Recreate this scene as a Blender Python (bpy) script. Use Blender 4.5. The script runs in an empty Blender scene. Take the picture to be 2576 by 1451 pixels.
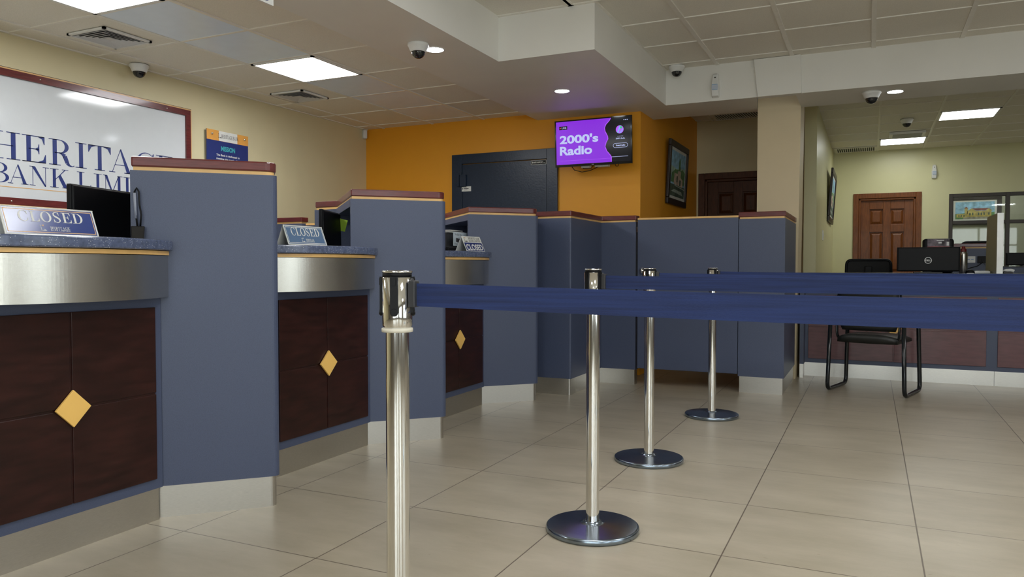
import bpy, math, random
from mathutils import Vector, Matrix
random.seed(7)
S = bpy.context.scene
C = bpy.data.collections.new('bank'); S.collection.children.link(C)
PI = math.pi

# ---------------------------------------------------------------- camera
F = 1915.0
pitch = math.atan(55.5 / F); yaw = math.atan(902 / (F / math.cos(pitch)))
cd = bpy.data.cameras.new('camera'); cam = bpy.data.objects.new('camera', cd); S.collection.objects.link(cam)
cd.sensor_fit = 'HORIZONTAL'; cd.sensor_width = 36.0; cd.lens = 36.0 * F / 2576.0
cd.clip_start = 0.05; cd.clip_end = 100
cam.location = (0, 0, 1.01); cam.rotation_euler = (PI / 2 - pitch, 0, yaw)
S.camera = cam

# ---------------------------------------------------------------- world, lights, exposure
w = bpy.data.worlds.new('world'); S.world = w; w.use_nodes = True
w.node_tree.nodes['Background'].inputs[0].default_value = (0.75, 0.85, 1.0, 1)
w.node_tree.nodes['Background'].inputs[1].default_value = 0.6
S.view_settings.view_transform = 'Standard'; S.view_settings.look = 'None'
S.view_settings.gamma = 1; S.view_settings.use_curve_mapping = False
S.view_settings.exposure = 0.0
S.cycles.use_denoising = True
S.cycles.max_bounces = 10; S.cycles.diffuse_bounces = 5; S.cycles.glossy_bounces = 5
S.cycles.sample_clamp_indirect = 6.0

def area(name, loc, rot, sx, sy, power, col=(1, 1, 1)):
    l = bpy.data.lights.new(name, 'AREA'); l.shape = 'RECTANGLE'; l.size = sx; l.size_y = sy
    l.energy = power; l.color = col
    o = bpy.data.objects.new(name, l); S.collection.objects.link(o)
    o.location = loc; o.rotation_euler = rot
    return o
DAY = (0.93, 0.97, 1.0)
# daylight through the shop windows behind the camera and to its right
area('daylight_front_left', (0.4, -4.75, 1.35), (PI / 2, 0, 0), 2.3, 2.0, 95, DAY)
area('daylight_front_right', (3.3, -4.75, 1.35), (PI / 2, 0, 0), 2.3, 2.0, 95, DAY)
area('daylight_right', (4.95, -2.3, 1.35), (PI / 2, 0, PI / 2), 2.6, 2.0, 100, DAY)
area('daylight_right_far', (4.95, 1.6, 1.35), (PI / 2, 0, PI / 2), 2.6, 2.0, 45, DAY)
FILL_PANEL = 27.0      # emission strength of the unseen lobby fill panels added to brighten the room
PANEL_TELLER = 27.0
PANEL_FAR = 13.0
SPOT = 40.0      # emission strength of the round downlights

# ---------------------------------------------------------------- materials
MATS = {}
def mat(name, col, rough=0.5, metal=0.0, spec=0.5, emit=None, es=1.0, coat=0.0, var=None, vs=20, bump=0.0, bs=80, stretch=None, aniso=0.0):
    m = bpy.data.materials.new(name); m.use_nodes = True; nt = m.node_tree; p = nt.nodes['Principled BSDF']
    p.inputs['Base Color'].default_value = (*col, 1); p.inputs['Roughness'].default_value = rough
    p.inputs['Metallic'].default_value = metal; p.inputs['Specular IOR Level'].default_value = spec
    p.inputs['Coat Weight'].default_value = coat; p.inputs['Coat Roughness'].default_value = 0.08
    p.inputs['Anisotropic'].default_value = aniso
    if emit: p.inputs['Emission Color'].default_value = (*emit, 1); p.inputs['Emission Strength'].default_value = es
    tc = nt.nodes.new('ShaderNodeTexCoord'); mp = nt.nodes.new('ShaderNodeMapping')
    nt.links.new(tc.outputs['Object'], mp.inputs['Vector'])
    if stretch: mp.inputs['Scale'].default_value = stretch
    nz = nt.nodes.new('ShaderNodeTexNoise'); nt.links.new(mp.outputs['Vector'], nz.inputs['Vector'])
    nz.inputs['Scale'].default_value = vs; nz.inputs['Detail'].default_value = 6
    v = 0.04 if var is None else var
    r = nt.nodes.new('ShaderNodeValToRGB')
    r.color_ramp.elements[0].position = 0.3; r.color_ramp.elements[1].position = 0.7
    r.color_ramp.elements[0].color = (*[c * (1 - v) for c in col], 1)
    r.color_ramp.elements[1].color = (*[min(1, c * (1 + v)) for c in col], 1)
    nt.links.new(nz.outputs['Fac'], r.inputs['Fac']); nt.links.new(r.outputs['Color'], p.inputs['Base Color'])
    if bump:
        n2 = nt.nodes.new('ShaderNodeTexNoise'); n2.inputs['Scale'].default_value = bs; n2.inputs['Detail'].default_value = 4
        nt.links.new(mp.outputs['Vector'], n2.inputs['Vector'])
        b = nt.nodes.new('ShaderNodeBump'); b.inputs['Strength'].default_value = bump; b.inputs['Distance'].default_value = 0.002
        nt.links.new(n2.outputs['Fac'], b.inputs['Height']); nt.links.new(b.outputs['Normal'], p.inputs['Normal'])
    MATS[name] = m
    return m
def srgb(r, g, b):
    f = lambda c: (c / 255 / 12.92) if c / 255 <= 0.04045 else ((c / 255 + 0.055) / 1.055) ** 2.4
    return (f(r), f(g), f(b))
cream = mat('cream_wall_paint', (0.66, 0.58, 0.36), 0.55, bump=0.15, bs=150, var=.02, vs=4)
cream2 = mat('pale_yellow_wall_paint', (0.66, 0.63, 0.36), 0.35, bump=0.1, bs=150, var=.02, vs=4)
colm = mat('beige_column_paint', (0.66, 0.54, 0.34), 0.5, bump=0.15, bs=150, var=.02, vs=4)
tan = mat('grey_tan_wall_paint', (0.22, 0.20, 0.165), 0.6)
orange = mat('orange_wall_paint', (0.80, 0.34, 0.012), 0.5, bump=0.12, bs=150, var=.02, vs=4)
white_p = mat('white_soffit_paint', (0.77, 0.755, 0.71), 0.5, bump=0.1, bs=120, var=.02, vs=3)
tilem = mat('ceiling_tile', (0.80, 0.765, 0.68), 0.8, bump=0.6, bs=500, var=.10, vs=300)
tile2 = mat('bloom_tinted_ceiling_tile', (0.72, 0.82, 0.96), 0.30, var=.02, vs=10)  # bluish white stands for bloom around the light panels
tbar = mat('ceiling_grid_bar', (0.80, 0.77, 0.70), 0.4, var=.03)
blue = mat('blue_grey_laminate', (0.058, 0.073, 0.128), 0.42, spec=.5, var=.16, vs=420, bump=0.1, bs=400)
steel = mat('brushed_steel', (0.60, 0.58, 0.54), 0.30, 1.0, var=.08, vs=30, stretch=(2, 2, 60), bump=.05, bs=60)
bandm = mat('polished_brushed_steel_band', (0.62, 0.60, 0.55), 0.27, 1.0, var=.08, vs=30, stretch=(2, 2, 60), bump=.05, bs=60)
chrome = mat('chrome', (0.80, 0.79, 0.77), 0.07, 1.0, var=.03, vs=8)
chrome_d = mat('polished_base_steel', (0.27, 0.32, 0.38), 0.22, 1.0, var=.05, vs=8)
wood = mat('dark_mahogany_panel', (0.024, 0.0065, 0.005), 0.36, spec=.3, coat=.08, var=.40, vs=7, stretch=(1, 1, 5))
wood2 = mat('sheen_lit_mahogany_desk_panel', (0.110, 0.032, 0.036), 0.38, coat=.25, var=.22, vs=8, stretch=(1, 1, 5))  # base lightened to hold the sheen of reflected window light
capm = mat('mahogany_cap', (0.115, 0.018, 0.016), 0.30, coat=.2, var=.30, vs=14, stretch=(1, 1, 6))
gold = mat('maple_gold_strip', (0.72, 0.44, 0.16), 0.38, var=.08, vs=15)
diam = mat('gold_diamond_laminate', (0.85, 0.52, 0.14), 0.3, var=.04, vs=8)
white = mat('white_plastic', (0.75, 0.75, 0.73), 0.35)
offw = mat('off_white_paper', (0.72, 0.72, 0.68), 0.6)
black = mat('black_plastic', (0.005, 0.005, 0.006), 0.5, spec=.22)
blackg = mat('gloss_black', (0.006, 0.006, 0.008), 0.08)
mesh_b = mat('black_mesh_fabric', (0.012, 0.012, 0.012), 0.8, var=.3, vs=400)
dgrey = mat('dark_grey_plastic', (0.035, 0.035, 0.038), 0.5)
navy = mat('navy_print', (0.020, 0.035, 0.16), 0.35)
navyl = mat('glossy_navy_sign_print', (0.030, 0.055, 0.22), 0.16)
boardm = mat('glossy_white_board', (0.60, 0.62, 0.63), 0.09, spec=.5, var=.01)
goldt = mat('gold_print', (0.70, 0.42, 0.18), 0.35)
safem = mat('dark_blue_steel_paint', (0.011, 0.022, 0.046), 0.28, spec=.35, var=.10, vs=40, bump=.5, bs=60)
doorm = mat('stained_brown_door_wood', (0.17, 0.052, 0.011), 0.42, spec=.3, coat=.05, var=.25, vs=12, stretch=(6, 6, 1))
doord = mat('shaded_brown_door_wood', (0.085, 0.028, 0.009), 0.45, spec=.3, coat=.05, var=.25, vs=12, stretch=(6, 6, 1))  # leaf darkened for the dim corridor light; frame brown itself dark
framed = mat('dark_wood_frame', (0.018, 0.010, 0.008), 0.4, var=.2)
frameb = mat('bronze_window_frame', (0.028, 0.018, 0.010), 0.4)
lightm = mat('lobby_fill_diffuser', (1, 1, 1), 0.5, emit=(0.96, 0.98, 1.0), es=FILL_PANEL)
lightm2 = mat('light_diffuser_teller', (1, 1, 1), 0.5, emit=(0.96, 0.98, 1.0), es=PANEL_TELLER)
lightm3 = mat('light_diffuser_far', (1, 1, 1), 0.5, emit=(0.97, 1.0, 0.96), es=PANEL_FAR)
spotm = mat('downlight_diffuser', (1, 1, 1), 0.5, emit=(0.90, 0.95, 1.0), es=SPOT)
beltm = mat('navy_woven_belt', (0.0095, 0.024, 0.105), 0.75, var=.32, vs=14, stretch=(.25, 1, 11), bump=.5, bs=500)
dome = mat('smoked_dome', (0.012, 0.013, 0.014), 0.05, coat=.5)
red = mat('maroon_plastic', (0.16, 0.012, 0.012), 0.4)
lime = mat('lime_note', (0.62, 0.95, 0.10), 0.6)
teal = mat('teal_print', (0.06, 0.42, 0.45), 0.5)
fadeo = mat('orange_sign_print', (0.75, 0.36, 0.08), 0.3)
ring_m = mat('cream_plastic_ring', (0.62, 0.58, 0.48), 0.4)
vinyl = mat('black_vinyl_seat', (0.012, 0.013, 0.012), 0.42, var=.2)
tubem = mat('black_gloss_tube', (0.006, 0.008, 0.010), 0.18)
lblue = mat('light_blue_print', (0.20, 0.35, 0.55), 0.5)
officew = mat('office_wall_paint', (0.46, 0.46, 0.36), 0.7)
pur = mat('purple_screen', (0, 0, 0), 0.3, emit=srgb(142, 38, 232), es=.85)
scrk = mat('dark_screen', (0.004, 0.004, 0.005), 0.10, spec=.18, emit=(0.010, 0.010, 0.012), es=1.0)
scrw = mat('lavender_screen_text', (0, 0, 0), 0.3, emit=srgb(186, 196, 240), es=1.0)
scrp = mat('bright_purple_screen', (0, 0, 0), 0.3, emit=srgb(180, 90, 245), es=1.0)
scrr = mat('red_screen_dot', (0, 0, 0), 0.3, emit=srgb(230, 50, 60), es=1.0)
scrg = mat('green_screen_dot', (0, 0, 0), 0.3, emit=srgb(40, 190, 130), es=1.0)
scrb = mat('pale_blue_screen', (0, 0, 0), 0.3, emit=srgb(120, 180, 240), es=1.0)

def counter_mat():
    m = mat('speckled_navy_stone', (0.085, 0.105, 0.175), 0.22, var=.25, vs=60)
    nt = m.node_tree; p = nt.nodes['Principled BSDF']
    tc = nt.nodes.new('ShaderNodeTexCoord'); vo = nt.nodes.new('ShaderNodeTexVoronoi'); vo.inputs['Scale'].default_value = 190
    nt.links.new(tc.outputs['Object'], vo.inputs['Vector'])
    r = nt.nodes.new('ShaderNodeValToRGB'); r.color_ramp.elements[0].position = .16; r.color_ramp.elements[1].position = .24
    r.color_ramp.elements[0].color = (1, 1, 1, 1); r.color_ramp.elements[1].color = (0, 0, 0, 1)
    nt.links.new(vo.outputs['Distance'], r.inputs['Fac'])
    sep = nt.nodes.new('ShaderNodeSeparateColor'); nt.links.new(vo.outputs['Color'], sep.inputs[0])
    gt = nt.nodes.new('ShaderNodeMath'); gt.operation = 'GREATER_THAN'; gt.inputs[1].default_value = .62
    nt.links.new(sep.outputs[0], gt.inputs[0])
    mu = nt.nodes.new('ShaderNodeMath'); mu.operation = 'MULTIPLY'
    nt.links.new(gt.outputs[0], mu.inputs[0]); nt.links.new(r.outputs['Color'], mu.inputs[1])
    old = p.inputs['Base Color'].links[0].from_socket
    mx = nt.nodes.new('ShaderNodeMix'); mx.data_type = 'RGBA'
    nt.links.new(mu.outputs[0], mx.inputs[0]); nt.links.new(old, mx.inputs[6]); mx.inputs[7].default_value = (.55, .58, .62, 1)
    nt.links.new(mx.outputs[2], p.inputs['Base Color'])
    return m
stone = counter_mat()

def floor_mat():
    m = bpy.data.materials.new('beige_floor_tile'); m.use_nodes = True; nt = m.node_tree; p = nt.nodes['Principled BSDF']
    tc = nt.nodes.new('ShaderNodeTexCoord'); mp = nt.nodes.new('ShaderNodeMapping')
    mp.inputs['Location'].default_value = (0.46 + 0.633 * 20, -2.07 + 0.6235 * 20, 0)
    nt.links.new(tc.outputs['Object'], mp.inputs['Vector'])
    br = nt.nodes.new('ShaderNodeTexBrick'); nt.links.new(mp.outputs['Vector'], br.inputs['Vector'])
    br.offset = 0; br.squash = 1; br.inputs['Scale'].default_value = 1
    br.inputs['Brick Width'].default_value = .633; br.inputs['Row Height'].default_value = .6235
    br.inputs['Mortar Size'].default_value = .0028; br.inputs['Mortar Smooth'].default_value = .3
    br.inputs['Color1'].default_value = (0.36, 0.32, 0.245, 1); br.inputs['Color2'].default_value = (0.395, 0.355, 0.275, 1)
    br.inputs['Mortar'].default_value = (0.13, 0.105, 0.08, 1)
    nz = nt.nodes.new('ShaderNodeTexNoise'); nz.inputs['Scale'].default_value = 3.2; nz.inputs['Detail'].default_value = 8; nz.inputs['Roughness'].default_value = .65
    mp2 = nt.nodes.new('ShaderNodeMapping'); mp2.inputs['Scale'].default_value = (.7, 1.8, 1); mp2.inputs['Rotation'].default_value = (0, 0, .25)
    nt.links.new(tc.outputs['Object'], mp2.inputs['Vector']); nt.links.new(mp2.outputs['Vector'], nz.inputs['Vector'])
    r = nt.nodes.new('ShaderNodeValToRGB'); r.color_ramp.elements[0].position = .3; r.color_ramp.elements[1].position = .72
    r.color_ramp.elements[0].color = (.84, .82, .78, 1); r.color_ramp.elements[1].color = (1.12, 1.10, 1.09, 1)
    nt.links.new(nz.outputs['Fac'], r.inputs['Fac'])
    mx = nt.nodes.new('ShaderNodeMix'); mx.data_type = 'RGBA'; mx.blend_type = 'MULTIPLY'; mx.inputs[0].default_value = 1
    nt.links.new(br.outputs['Color'], mx.inputs[6]); nt.links.new(r.outputs['Color'], mx.inputs[7])
    # small scuffs
    n3 = nt.nodes.new('ShaderNodeTexNoise'); n3.inputs['Scale'].default_value = 26; n3.inputs['Detail'].default_value = 5
    nt.links.new(mp2.outputs['Vector'], n3.inputs['Vector'])
    r3 = nt.nodes.new('ShaderNodeValToRGB'); r3.color_ramp.elements[0].position = .70; r3.color_ramp.elements[1].position = .78
    r3.color_ramp.elements[0].color = (1, 1, 1, 1); r3.color_ramp.elements[1].color = (.72, .66, .58, 1)
    nt.links.new(n3.outputs['Fac'], r3.inputs['Fac'])
    m3 = nt.nodes.new('ShaderNodeMix'); m3.data_type = 'RGBA'; m3.blend_type = 'MULTIPLY'; m3.inputs[0].default_value = 1
    nt.links.new(mx.outputs[2], m3.inputs[6]); nt.links.new(r3.outputs['Color'], m3.inputs[7])
    nt.links.new(m3.outputs[2], p.inputs['Base Color'])
    p.inputs['Roughness'].default_value = .33; p.inputs['Specular IOR Level'].default_value = .5
    b = nt.nodes.new('ShaderNodeBump'); b.inputs['Strength'].default_value = .35; b.inputs['Distance'].default_value = .0015
    iv = nt.nodes.new('ShaderNodeMath'); iv.operation = 'SUBTRACT'; iv.inputs[0].default_value = 1
    nt.links.new(br.outputs['Fac'], iv.inputs[1]); nt.links.new(iv.outputs[0], b.inputs['Height']); nt.links.new(b.outputs['Normal'], p.inputs['Normal'])
    return m
floorm = floor_mat()

def glass_mat():
    m = bpy.data.materials.new('window_glass'); m.use_nodes = True; nt = m.node_tree
    nt.nodes.clear(); o = nt.nodes.new('ShaderNodeOutputMaterial'); mx = nt.nodes.new('ShaderNodeMixShader')
    t = nt.nodes.new('ShaderNodeBsdfTransparent'); g = nt.nodes.new('ShaderNodeBsdfGlossy'); g.inputs['Roughness'].default_value = .02
    t.inputs[0].default_value = (.93, .95, .93, 1); fr = nt.nodes.new('ShaderNodeFresnel'); fr.inputs[0].default_value = 1.42
    nt.links.new(fr.outputs[0], mx.inputs[0]); nt.links.new(t.outputs[0], mx.inputs[1]); nt.links.new(g.outputs[0], mx.inputs[2])
    nt.links.new(mx.outputs[0], o.inputs[0]); return m
glass = glass_mat()

# ---------------------------------------------------------------- mesh helpers
class MB:
    def __init__(s): s.v = []; s.f = []; s.sm = []
    def quadbox(s, P):  # 8 points bottom 4, top 4
        b = len(s.v); s.v += [tuple(p) for p in P]
        for f in ((0, 3, 2, 1), (4, 5, 6, 7), (0, 1, 5, 4), (1, 2, 6, 5), (2, 3, 7, 6), (3, 0, 4, 7)):
            s.f.append(tuple(b + i for i in f)); s.sm.append(False)
        return s
    def box(s, x0, x1, y0, y1, z0, z1):
        return s.quadbox([(x0, y0, z0), (x1, y0, z0), (x1, y1, z0), (x0, y1, z0), (x0, y0, z1), (x1, y0, z1), (x1, y1, z1), (x0, y1, z1)])
    def prism(s, poly, z0, z1):
        a = sum(poly[i][0] * poly[(i + 1) % len(poly)][1] - poly[(i + 1) % len(poly)][0] * poly[i][1] for i in range(len(poly)))
        if a < 0: poly = poly[::-1]
        n = len(poly); b = len(s.v)
        s.v += [(x, y, z0) for x, y in poly] + [(x, y, z1) for x, y in poly]
        s.f.append(tuple(b + n - 1 - i for i in range(n))); s.sm.append(False)
        s.f.append(tuple(b + n + i for i in range(n))); s.sm.append(False)
        for i in range(n):
            j = (i + 1) % n; s.f.append((b + i, b + j, b + n + j, b + n + i)); s.sm.append(False)
        return s
    def poly(s, pts, smooth=False):
        b = len(s.v); s.v += [tuple(p) for p in pts]; s.f.append(tuple(range(b, b + len(pts)))); s.sm.append(smooth); return s
    def lathe(s, prof, seg=32, c=(0, 0, 0), axis='z', smooth=True, a0=0, a1=2 * PI, close=True):
        b = len(s.v); full = abs(a1 - a0 - 2 * PI) < 1e-6; n = seg if full else seg + 1
        for r, h in prof:
            for i in range(n):
                a = a0 + (a1 - a0) * i / seg; x, y = r * math.cos(a), r * math.sin(a)
                if axis == 'z': p = (c[0] + x, c[1] + y, c[2] + h)
                elif axis == 'y': p = (c[0] + x, c[1] + h, c[2] + y)
                else: p = (c[0] + h, c[1] + x, c[2] + y)
                s.v.append(p)
        for k in range(len(prof) - 1):
            for i in range(seg):
                j = (i + 1) % n
                q = (b + k * n + i, b + k * n + j, b + (k + 1) * n + j, b + (k + 1) * n + i)
                if axis == 'y': q = q[::-1]
                s.f.append(q); s.sm.append(smooth)
        if close:
            for k, fl in ((0, True), (len(prof) - 1, False)):
                if prof[k][0] > 1e-5:
                    q = tuple(b + k * n + i for i in range(n))
                    if fl: q = q[::-1]
                    if axis == 'y': q = q[::-1]
                    s.f.append(q); s.sm.append(False)
        return s
    def tube(s, pts, r, seg=10, flat=None):
        pts = [Vector(p) for p in pts]; b = len(s.v); n = len(pts); up = Vector((0, 0, 1)); prev = None
        for i, p in enumerate(pts):
            d = (pts[min(i + 1, n - 1)] - pts[max(i - 1, 0)]).normalized()
            if prev is None:
                x = d.cross(up)
                if x.length < .1: x = d.cross(Vector((0, 1, 0)))
                x.normalize()
            else: x = (prev - d * prev.dot(d)).normalized()
            prev = x; y = d.cross(x)
            for k in range(seg):
                a = 2 * PI * k / seg
                s.v.append(tuple(p + x * r * math.cos(a) + y * (flat or r) * math.sin(a)))
        for i in range(n - 1):
            for k in range(seg):
                j = (k + 1) % seg
                s.f.append((b + i * seg + k, b + i * seg + j, b + (i + 1) * seg + j, b + (i + 1) * seg + k)); s.sm.append(True)
        s.f.append(tuple(b + k for k in range(seg))[::-1]); s.sm.append(False)
        s.f.append(tuple(b + (n - 1) * seg + k for k in range(seg))); s.sm.append(False)
        return s
    def xf(s, M):
        s.v = [tuple(M @ Vector(p)) for p in s.v]; return s
    def build(s, name, m, parent=None, bevel=0, fix=False, seg=2):
        me = bpy.data.meshes.new(name); me.from_pydata(s.v, [], s.f); me.materials.append(m)
        me.polygons.foreach_set('use_smooth', s.sm); me.update()
        o = bpy.data.objects.new(name, me); C.objects.link(o)
        if parent: o.parent = parent
        if bevel:
            b = o.modifiers.new('bevel', 'BEVEL'); b.width = bevel; b.segments = seg; b.limit_method = 'ANGLE'; b.angle_limit = math.radians(40)
        return o

def thing(name, label, cat, loc=(0, 0, 0), rz=0, group=None):
    o = bpy.data.objects.new(name, None); C.objects.link(o); o.location = loc; o.rotation_euler = (0, 0, rz); o.empty_display_size = .1
    o['label'] = label; o['category'] = cat
    if group: o['group'] = group
    return o
def tag(o, label, cat, group=None):
    o['label'] = label; o['category'] = cat
    if group: o['group'] = group
    return o
def struct(o, label=None):
    o['kind'] = 'structure'
    if label: o['label'] = label
    return o
def dup(root, loc, label, rz=None):
    r = root.copy(); C.objects.link(r); r.location = loc; r['label'] = label
    if rz is not None: r.rotation_euler = (0, 0, rz)
    for ch in list(root.children):
        c = ch.copy(); C.objects.link(c); c.parent = r
        for g in list(ch.children):
            d = g.copy(); C.objects.link(d); d.parent = c
    return r
def rounded(poly, idx_r, seg=6):
    """round chosen corners of a polygon: idx_r {index: radius}"""
    out = []; n = len(poly)
    for i, p in enumerate(poly):
        if i not in idx_r: out.append(p); continue
        r = idx_r[i]; P = Vector(p); a = (Vector(poly[i - 1]) - P).normalized(); b = (Vector(poly[(i + 1) % n]) - P).normalized()
        ang = a.angle(b); t = r / math.tan(ang / 2); c = P + (a + b).normalized() * (r / math.sin(ang / 2))
        s0 = P + a * t - c; s1 = P + b * t - c
        for k in range(seg + 1):
            u = k / seg; v = (s0 * (1 - u) + s1 * u); v = v.normalized() * r; out.append(tuple(c + v))
    return out
def offset(poly, d):
    n = len(poly); a = sum(poly[i][0] * poly[(i + 1) % n][1] - poly[(i + 1) % n][0] * poly[i][1] for i in range(n))
    sg = 1 if a > 0 else -1; out = []
    for i in range(n):
        P0, P1, P2 = Vector(poly[i - 1]), Vector(poly[i]), Vector(poly[(i + 1) % n])
        e1 = (P1 - P0).normalized(); e2 = (P2 - P1).normalized()
        n1 = Vector((e1.y, -e1.x)) * sg; n2 = Vector((e2.y, -e2.x)) * sg
        m = (n1 + n2); m = m / max(.2, m.dot(n1)); out.append(tuple(P1 + m * d))
    return out

# ---------------------------------------------------------------- lettering
def ring(cx, cy, rx, ry, s, h, a0, a1, n=28, bias=1):
    """stroke between outer ellipse (rx,ry) and inner ellipse (rx-s, ry-h)"""
    out = []
    for k in range(n):
        A = [math.radians(a0 + (a1 - a0) * t / n) for t in (k, k + 1)]
        q = []
        for a in A: q.append((cx + rx * math.cos(a), cy + ry * math.sin(a)))
        for a in A[::-1]: q.append((cx + (rx - s) * math.cos(a), cy + (ry - h) * math.sin(a)))
        out.append(q)
    return out
def R_(x0, x1, y0, y1): return [(x0, y0), (x1, y0), (x1, y1), (x0, y1)]
def strip(pts):
    out = []
    for (x, y, t), (x2, y2, t2) in zip(pts[:-1], pts[1:]):
        d = Vector((x2 - x, y2 - y)).normalized(); nn = Vector((-d.y, d.x))
        out.append([(x + nn.x * t / 2, y + nn.y * t / 2), (x - nn.x * t / 2, y - nn.y * t / 2), (x2 - nn.x * t2 / 2, y2 - nn.y * t2 / 2), (x2 + nn.x * t2 / 2, y2 + nn.y * t2 / 2)])
    return out
def serif_glyph(ch, w, s=.165, h=.035):
    """high-contrast serif capital; height 1, width w"""
    o = []
    def sf(xc, y, hw): o.append(R_(xc - hw, xc + hw, y if y < .5 else 1 - h, h if y < .5 else 1))
    if ch == 'I': o.append(R_(w / 2 - s / 2, w / 2 + s / 2, 0, 1)); sf(w / 2, 0, w / 2); sf(w / 2, 1, w / 2)
    elif ch == 'H':
        for x in (w * .23, w * .77):
            o.append(R_(x - s / 2, x + s / 2, 0, 1)); sf(x, 0, w * .22); sf(x, 1, w * .22)
        o.append(R_(w * .23, w * .77, .49, .49 + h))
    elif ch in 'EL':
        x = w * .27; o.append(R_(x - s / 2, x + s / 2, 0, 1)); sf(x, 0, x)
        if ch == 'L': sf(x, 1, x)
        else:
            o.append(R_(0, w * .95, 1 - h, 1)); o.append([(w * .95, 1), (w * .95, .70), (w * .92, .70), (w * .84, .90), (w * .66, 1 - h), (w * .66, 1)])
            o.append(R_(x, w * .70, .49, .49 + h)); o.append([(w * .72, .70), (w * .69, .70), (w * .66, .58), (w * .56, .525), (w * .56, .49), (w * .66, .43), (w * .69, .32), (w * .72, .32)])
        o.append(R_(0, w * .98, 0, h)); o.append([(w, 0), (w, .33), (w * .97, .33), (w * .88, .12), (w * .66, h), (w * .66, 0)])
    elif ch == 'T':
        x = w / 2; o.append(R_(x - s / 2, x + s / 2, 0, 1)); sf(x, 0, w * .23); o.append(R_(.01, w - .01, 1 - h, 1))
        for m in (0, 1):
            q = [(0, 1), (w * .34, 1), (w * .34, 1 - h), (w * .14, .90), (w * .03, .70), (0, .70)]
            o.append([(w - a, b) for a, b in q][::-1] if m else q)
    elif ch == 'A':
        o.append([(w * .12, 0), (w * .12 + h * .9, 0), (w * .5 + h * .6, 1), (w * .5 - h * .3, 1)])
        o.append([(w * .84 - s * .55, 0), (w * .84 + s * .55, 0), (w * .52, 1), (w * .5 - h * .3, 1), (w * .5 - h * .9, .93)])
        o.append(R_(w * .24, w * .68, .31, .31 + h)); sf(w * .13, 0, w * .13); sf(w * .82, 0, w * .18)
    elif ch == 'N':
        o.append(R_(w * .15, w * .15 + h, 0, 1)); o.append(R_(w * .84 - h, w * .84, 0, 1))
        o.append([(w * .10, 1), (w * .10 + s * 1.15, 1), (w * .84, .03), (w * .84, -.02), (w * .84 - s * .35, -.02)])
        sf(w * .15, 0, w * .15); sf(w * .11, 1, w * .11); sf(w * .84, 1, w * .16)
    elif ch == 'M':
        x = w * .82; o.append(R_(x - s / 2, x + s / 2, 0, 1)); o.append(R_(w * .12, w * .12 + h, 0, 1))
        o.append([(w * .08, 1), (w * .08 + s, 1), (w * .50, .03), (w * .44, .0)]); o.append([(w * .44, 0), (w * .48, 0), (x, 1), (x - .05, 1)])
        sf(w * .12, 0, w * .12); sf(w * .10, 1, w * .10); sf(x, 0, w * .18); sf(w * .86, 1, w * .14)
    elif ch == 'K':
        x = w * .22; o.append(R_(x - s / 2, x + s / 2, 0, 1)); sf(x, 0, x); sf(x, 1, x)
        o.append([(x, .40), (x, .35), (w * .80, 1 - h), (w * .74, 1 - h)])
        o.append([(w * .42, .58), (w * .55, .70), (w * .92, 0), (w * .70, 0)]); sf(w * .80, 0, w * .19); sf(w * .78, 1, w * .17)
    elif ch == 'D':
        x = w * .25; o.append(R_(x - s / 2, x + s / 2, 0, 1)); o.append(R_(0, w * .45, 0, h)); o.append(R_(0, w * .45, 1 - h, 1))
        o += ring(w * .45, .5, w * .55, .5, s * 1.05, h, -90, 90)
    elif ch == 'B':
        x = w * .25; o.append(R_(x - s / 2, x + s / 2, 0, 1))
        for y in (0, 1 - h, .50): o.append(R_(0 if y != .5 else x, w * .5, y, y + h))
        o += ring(w * .5, .752, w * .42, .248, s * .95, h, -90, 90, 16); o += ring(w * .5, .267, w * .5, .267, s, h, -90, 90, 16)
    elif ch == 'R':
        x = w * .23; o.append(R_(x - s / 2, x + s / 2, 0, 1)); o.append(R_(0, w * .42, 1 - h, 1)); o.append(R_(x, w * .42, .47, .47 + h)); sf(x, 0, x)
        o += ring(w * .42, .735, w * .36, .265, s * .95, h, -90, 90, 16)
        o += strip([(w * .40, .49, .04), (w * .52, .46, .09), (w * .62, .38, s), (w * .67, .25, s), (w * .72, .12, s * .9), (w * .80, .03, .08), (w * .92, .01, .035), (w * 1.0, .05, .03)])
    elif ch == 'O': o += ring(w / 2, .5, w / 2, .52, s, h, 0, 360, 40)
    elif ch in 'CG':
        n = 36
        for k in range(n):
            q = []
            for kk in (k, k + 1):
                a = math.radians(35 + 285 * kk / n); t = h + (s - h) * max(0, -math.cos(a)) ** 1.3
                q.append((w * .52 + w * .52 * math.cos(a), .5 + .52 * math.sin(a), w * .52 + (w * .52 - t) * math.cos(a), .5 + (.52 - min(t, h * 1.4)) * math.sin(a)))
            o.append([(q[0][0], q[0][1]), (q[1][0], q[1][1]), (q[1][2], q[1][3]), (q[0][2], q[0][3])])
        o.append([(w * .93, 1.0), (w * .90, 1.0), (w * .82, .88), (w * .88, .70), (w * .93, .66)])
        if ch == 'G': o.append(R_(w * .80, w * .80 + s * .9, .08, .45)); o.append(R_(w * .64, w, .43, .43 + h))
        else: o.append([(w * .96, .30), (w * .92, .33), (w * .86, .14), (w * .92, .10)])
    elif ch == 'S':
        o += strip([(w * .80, .78, .03), (w * .76, .90, .05), (w * .62, .985, .05), (w * .42, .99, .06), (w * .22, .91, .10), (w * .16, .77, .15), (w * .24, .64, .16), (w * .45, .54, .165), (w * .70, .43, .17), (w * .86, .30, .16), (w * .84, .14, .12), (w * .66, .03, .06), (w * .44, .005, .05), (w * .24, .07, .05), (w * .14, .24, .03)])
        o.append([(w * .78, 1), (w * .83, 1), (w * .83, .68), (w * .80, .68), (w * .70, .90)]); o.append([(w * .10, 0), (w * .15, 0), (w * .26, .09), (w * .14, .34), (w * .10, .34)])
    return o
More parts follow.
